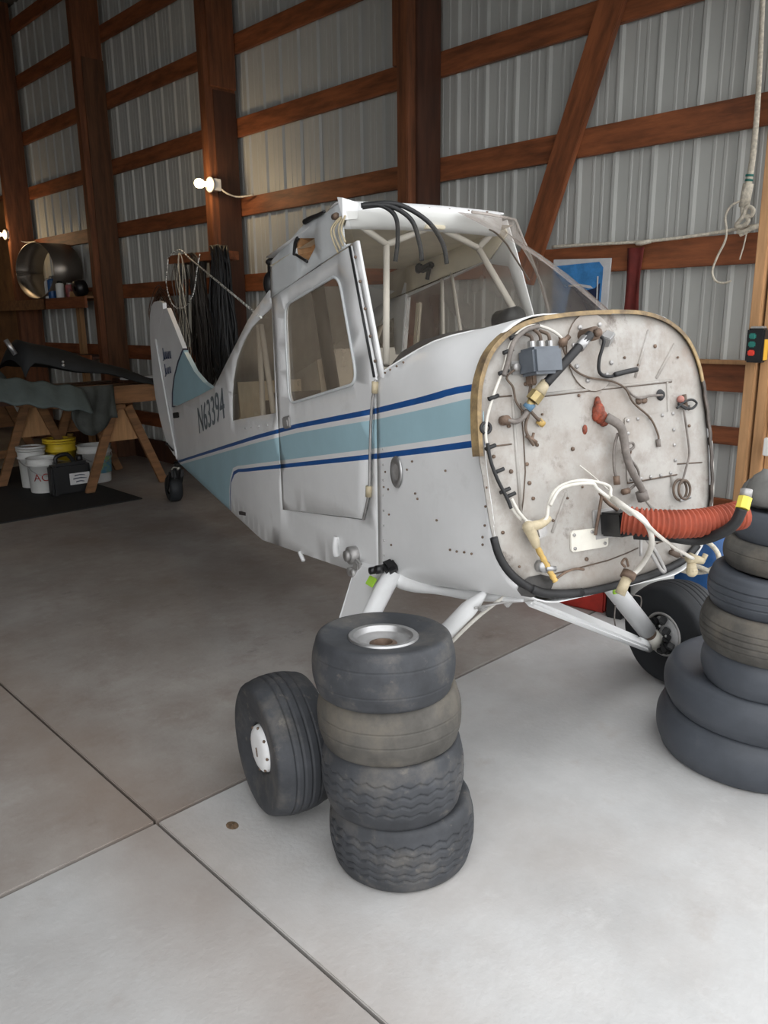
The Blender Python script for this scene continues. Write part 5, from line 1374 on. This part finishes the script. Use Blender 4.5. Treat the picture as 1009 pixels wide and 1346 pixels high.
for k, w in enumerate((.10, .13, .08)):
    b.tube([(.08 - w / 2, -.0925, .18 - .03 * k), (.08, -.0925, .185 - .03 * k), (.08 + w / 2, -.0925, .178 - .03 * k)], .005, 4)
b.build('label_print', stripe_navy, jug)
b = MB(); b.box((-.155, -.05, .15), (.07, .13, .30), (0, 0, R(-4)), bev=.02); b.build('side_bottle', black_plastic, jug)
b = MB(); b.box((0, 0, .006), (2.9, 2.6, .012), bev=.004)
o = b.build('floor_mat', mat_black, None, (1.90, 8.0, 0)); o.rotation_euler.z = R(0)
tag(o, 'black floor mat spread under the bench and buckets', 'mat')

# shelf on the wall
sh = at('wall_shelf', 'rough wooden shelf on uprights between the far posts', 'shelf')
for (y0, y1, m) in ((9.16, 10.35, wood_tan), (10.30, 13.4, wood_dark)):
    b = MB(); b.box((4.30, (y0 + y1) / 2, 1.885), (.40, y1 - y0, .025), bev=.003); b.build('shelf_board', m, sh)
    b = MB(); b.box((4.09, (y0 + y1) / 2, 1.83), (.03, y1 - y0, .13), bev=.003); b.build('front_rail', wood_red if m is wood_tan else wood_tan, sh)
for y in (10.20, 9.45):
    b = MB(); b.box((4.46, y, .95), (.06, .11, 1.8), bev=.003); b.build('upright', wood_raw, sh)
b = MB(); b.box((4.30, 10.8, 1.19), (.40, 3.3, .03), bev=.003); b.build('shelf_board', wood_dark, sh)
b = MB(); b.box((4.09, 9.75, 1.16), (.03, 1.15, .13), bev=.003); b.build('front_rail', wood_red, sh)
b = MB(); b.box((4.09, 11.9, 1.16), (.03, 3.0, .13), bev=.003); b.build('front_rail', wood_tan, sh)
# ring of sheet aluminium
b = MB(); vs = []; fs = []
for i in range(49):
    a = 2 * pi * i / 48
    for k in range(2): vs.append((4.10 + .36 * k, 10.62 + .62 * cos(a), 1.90 + .345 + .345 * sin(a)))
for i in range(48): fs.append((2 * i, 2 * i + 2, 2 * i + 3, 2 * i + 1))
b.add(vs, fs, 0, True); o = b.build('sheet_metal_ring', mat('bright aluminium sheet', (.34, .30, .26), .42, metal=.85)); md = o.modifiers.new('t', 'SOLIDIFY'); md.thickness = .008
tag(o, 'large curved ring of sheet aluminium standing on the shelf', 'metal ring')
def can(y, r, h, m, label, cat='can', top=dull_metal, x=4.16, name='spray_can'):
    t = at(name, label, cat, (x, y, 1.8975), 'cans on the wall shelf')
    b = MB(); b.lathe([(.001, 0), (r * .96, 0), (r, .006), (r, h * .80), (r * .97, h * .83), (r * .6, h * .88)], 20); b.build('body', m, t)
    b = MB(); b.lathe([(r * .6, h * .88), (r * .62, h * .9), (r * .60, h), (.001, h)], 16); b.build('cap', top, t)
can(10.40, .035, .25, label_white, 'grey spray can left of the blue one on the shelf')
can(10.26, .052, .27, blue_plastic, 'blue can on the shelf in front of the metal ring')
can(10.02, .052, .20, bucket_white, 'white bottle with dark cap between blue and red cans', 'bottle', black_plastic, name='bottle')
can(9.74, .050, .17, mat('red can', (.25, .06, .06), .5, var=.7, scale=16), 'red and white can right of the white bottle')
b = MB(); b.lathe([(.03, -.06), (.085, -.06), (.095, 0), (.085, .06), (.03, .06)], 24, M=Matrix.Translation((4.14, 9.40, 1.9925)) @ Matrix.Rotation(R(80), 4, 'Y')); pass
o = b.build('black_reel', black_plastic); tag(o, 'black round reel at the right end of shelf', 'reel')
b = MB(); b.box((4.22, 9.62, 1.93), (.14, .34, .065), (0, 0, R(10)), bev=.006); tag(b.build('cardboard_box', wood_raw), 'small tan carton lying behind the red can', 'carton')
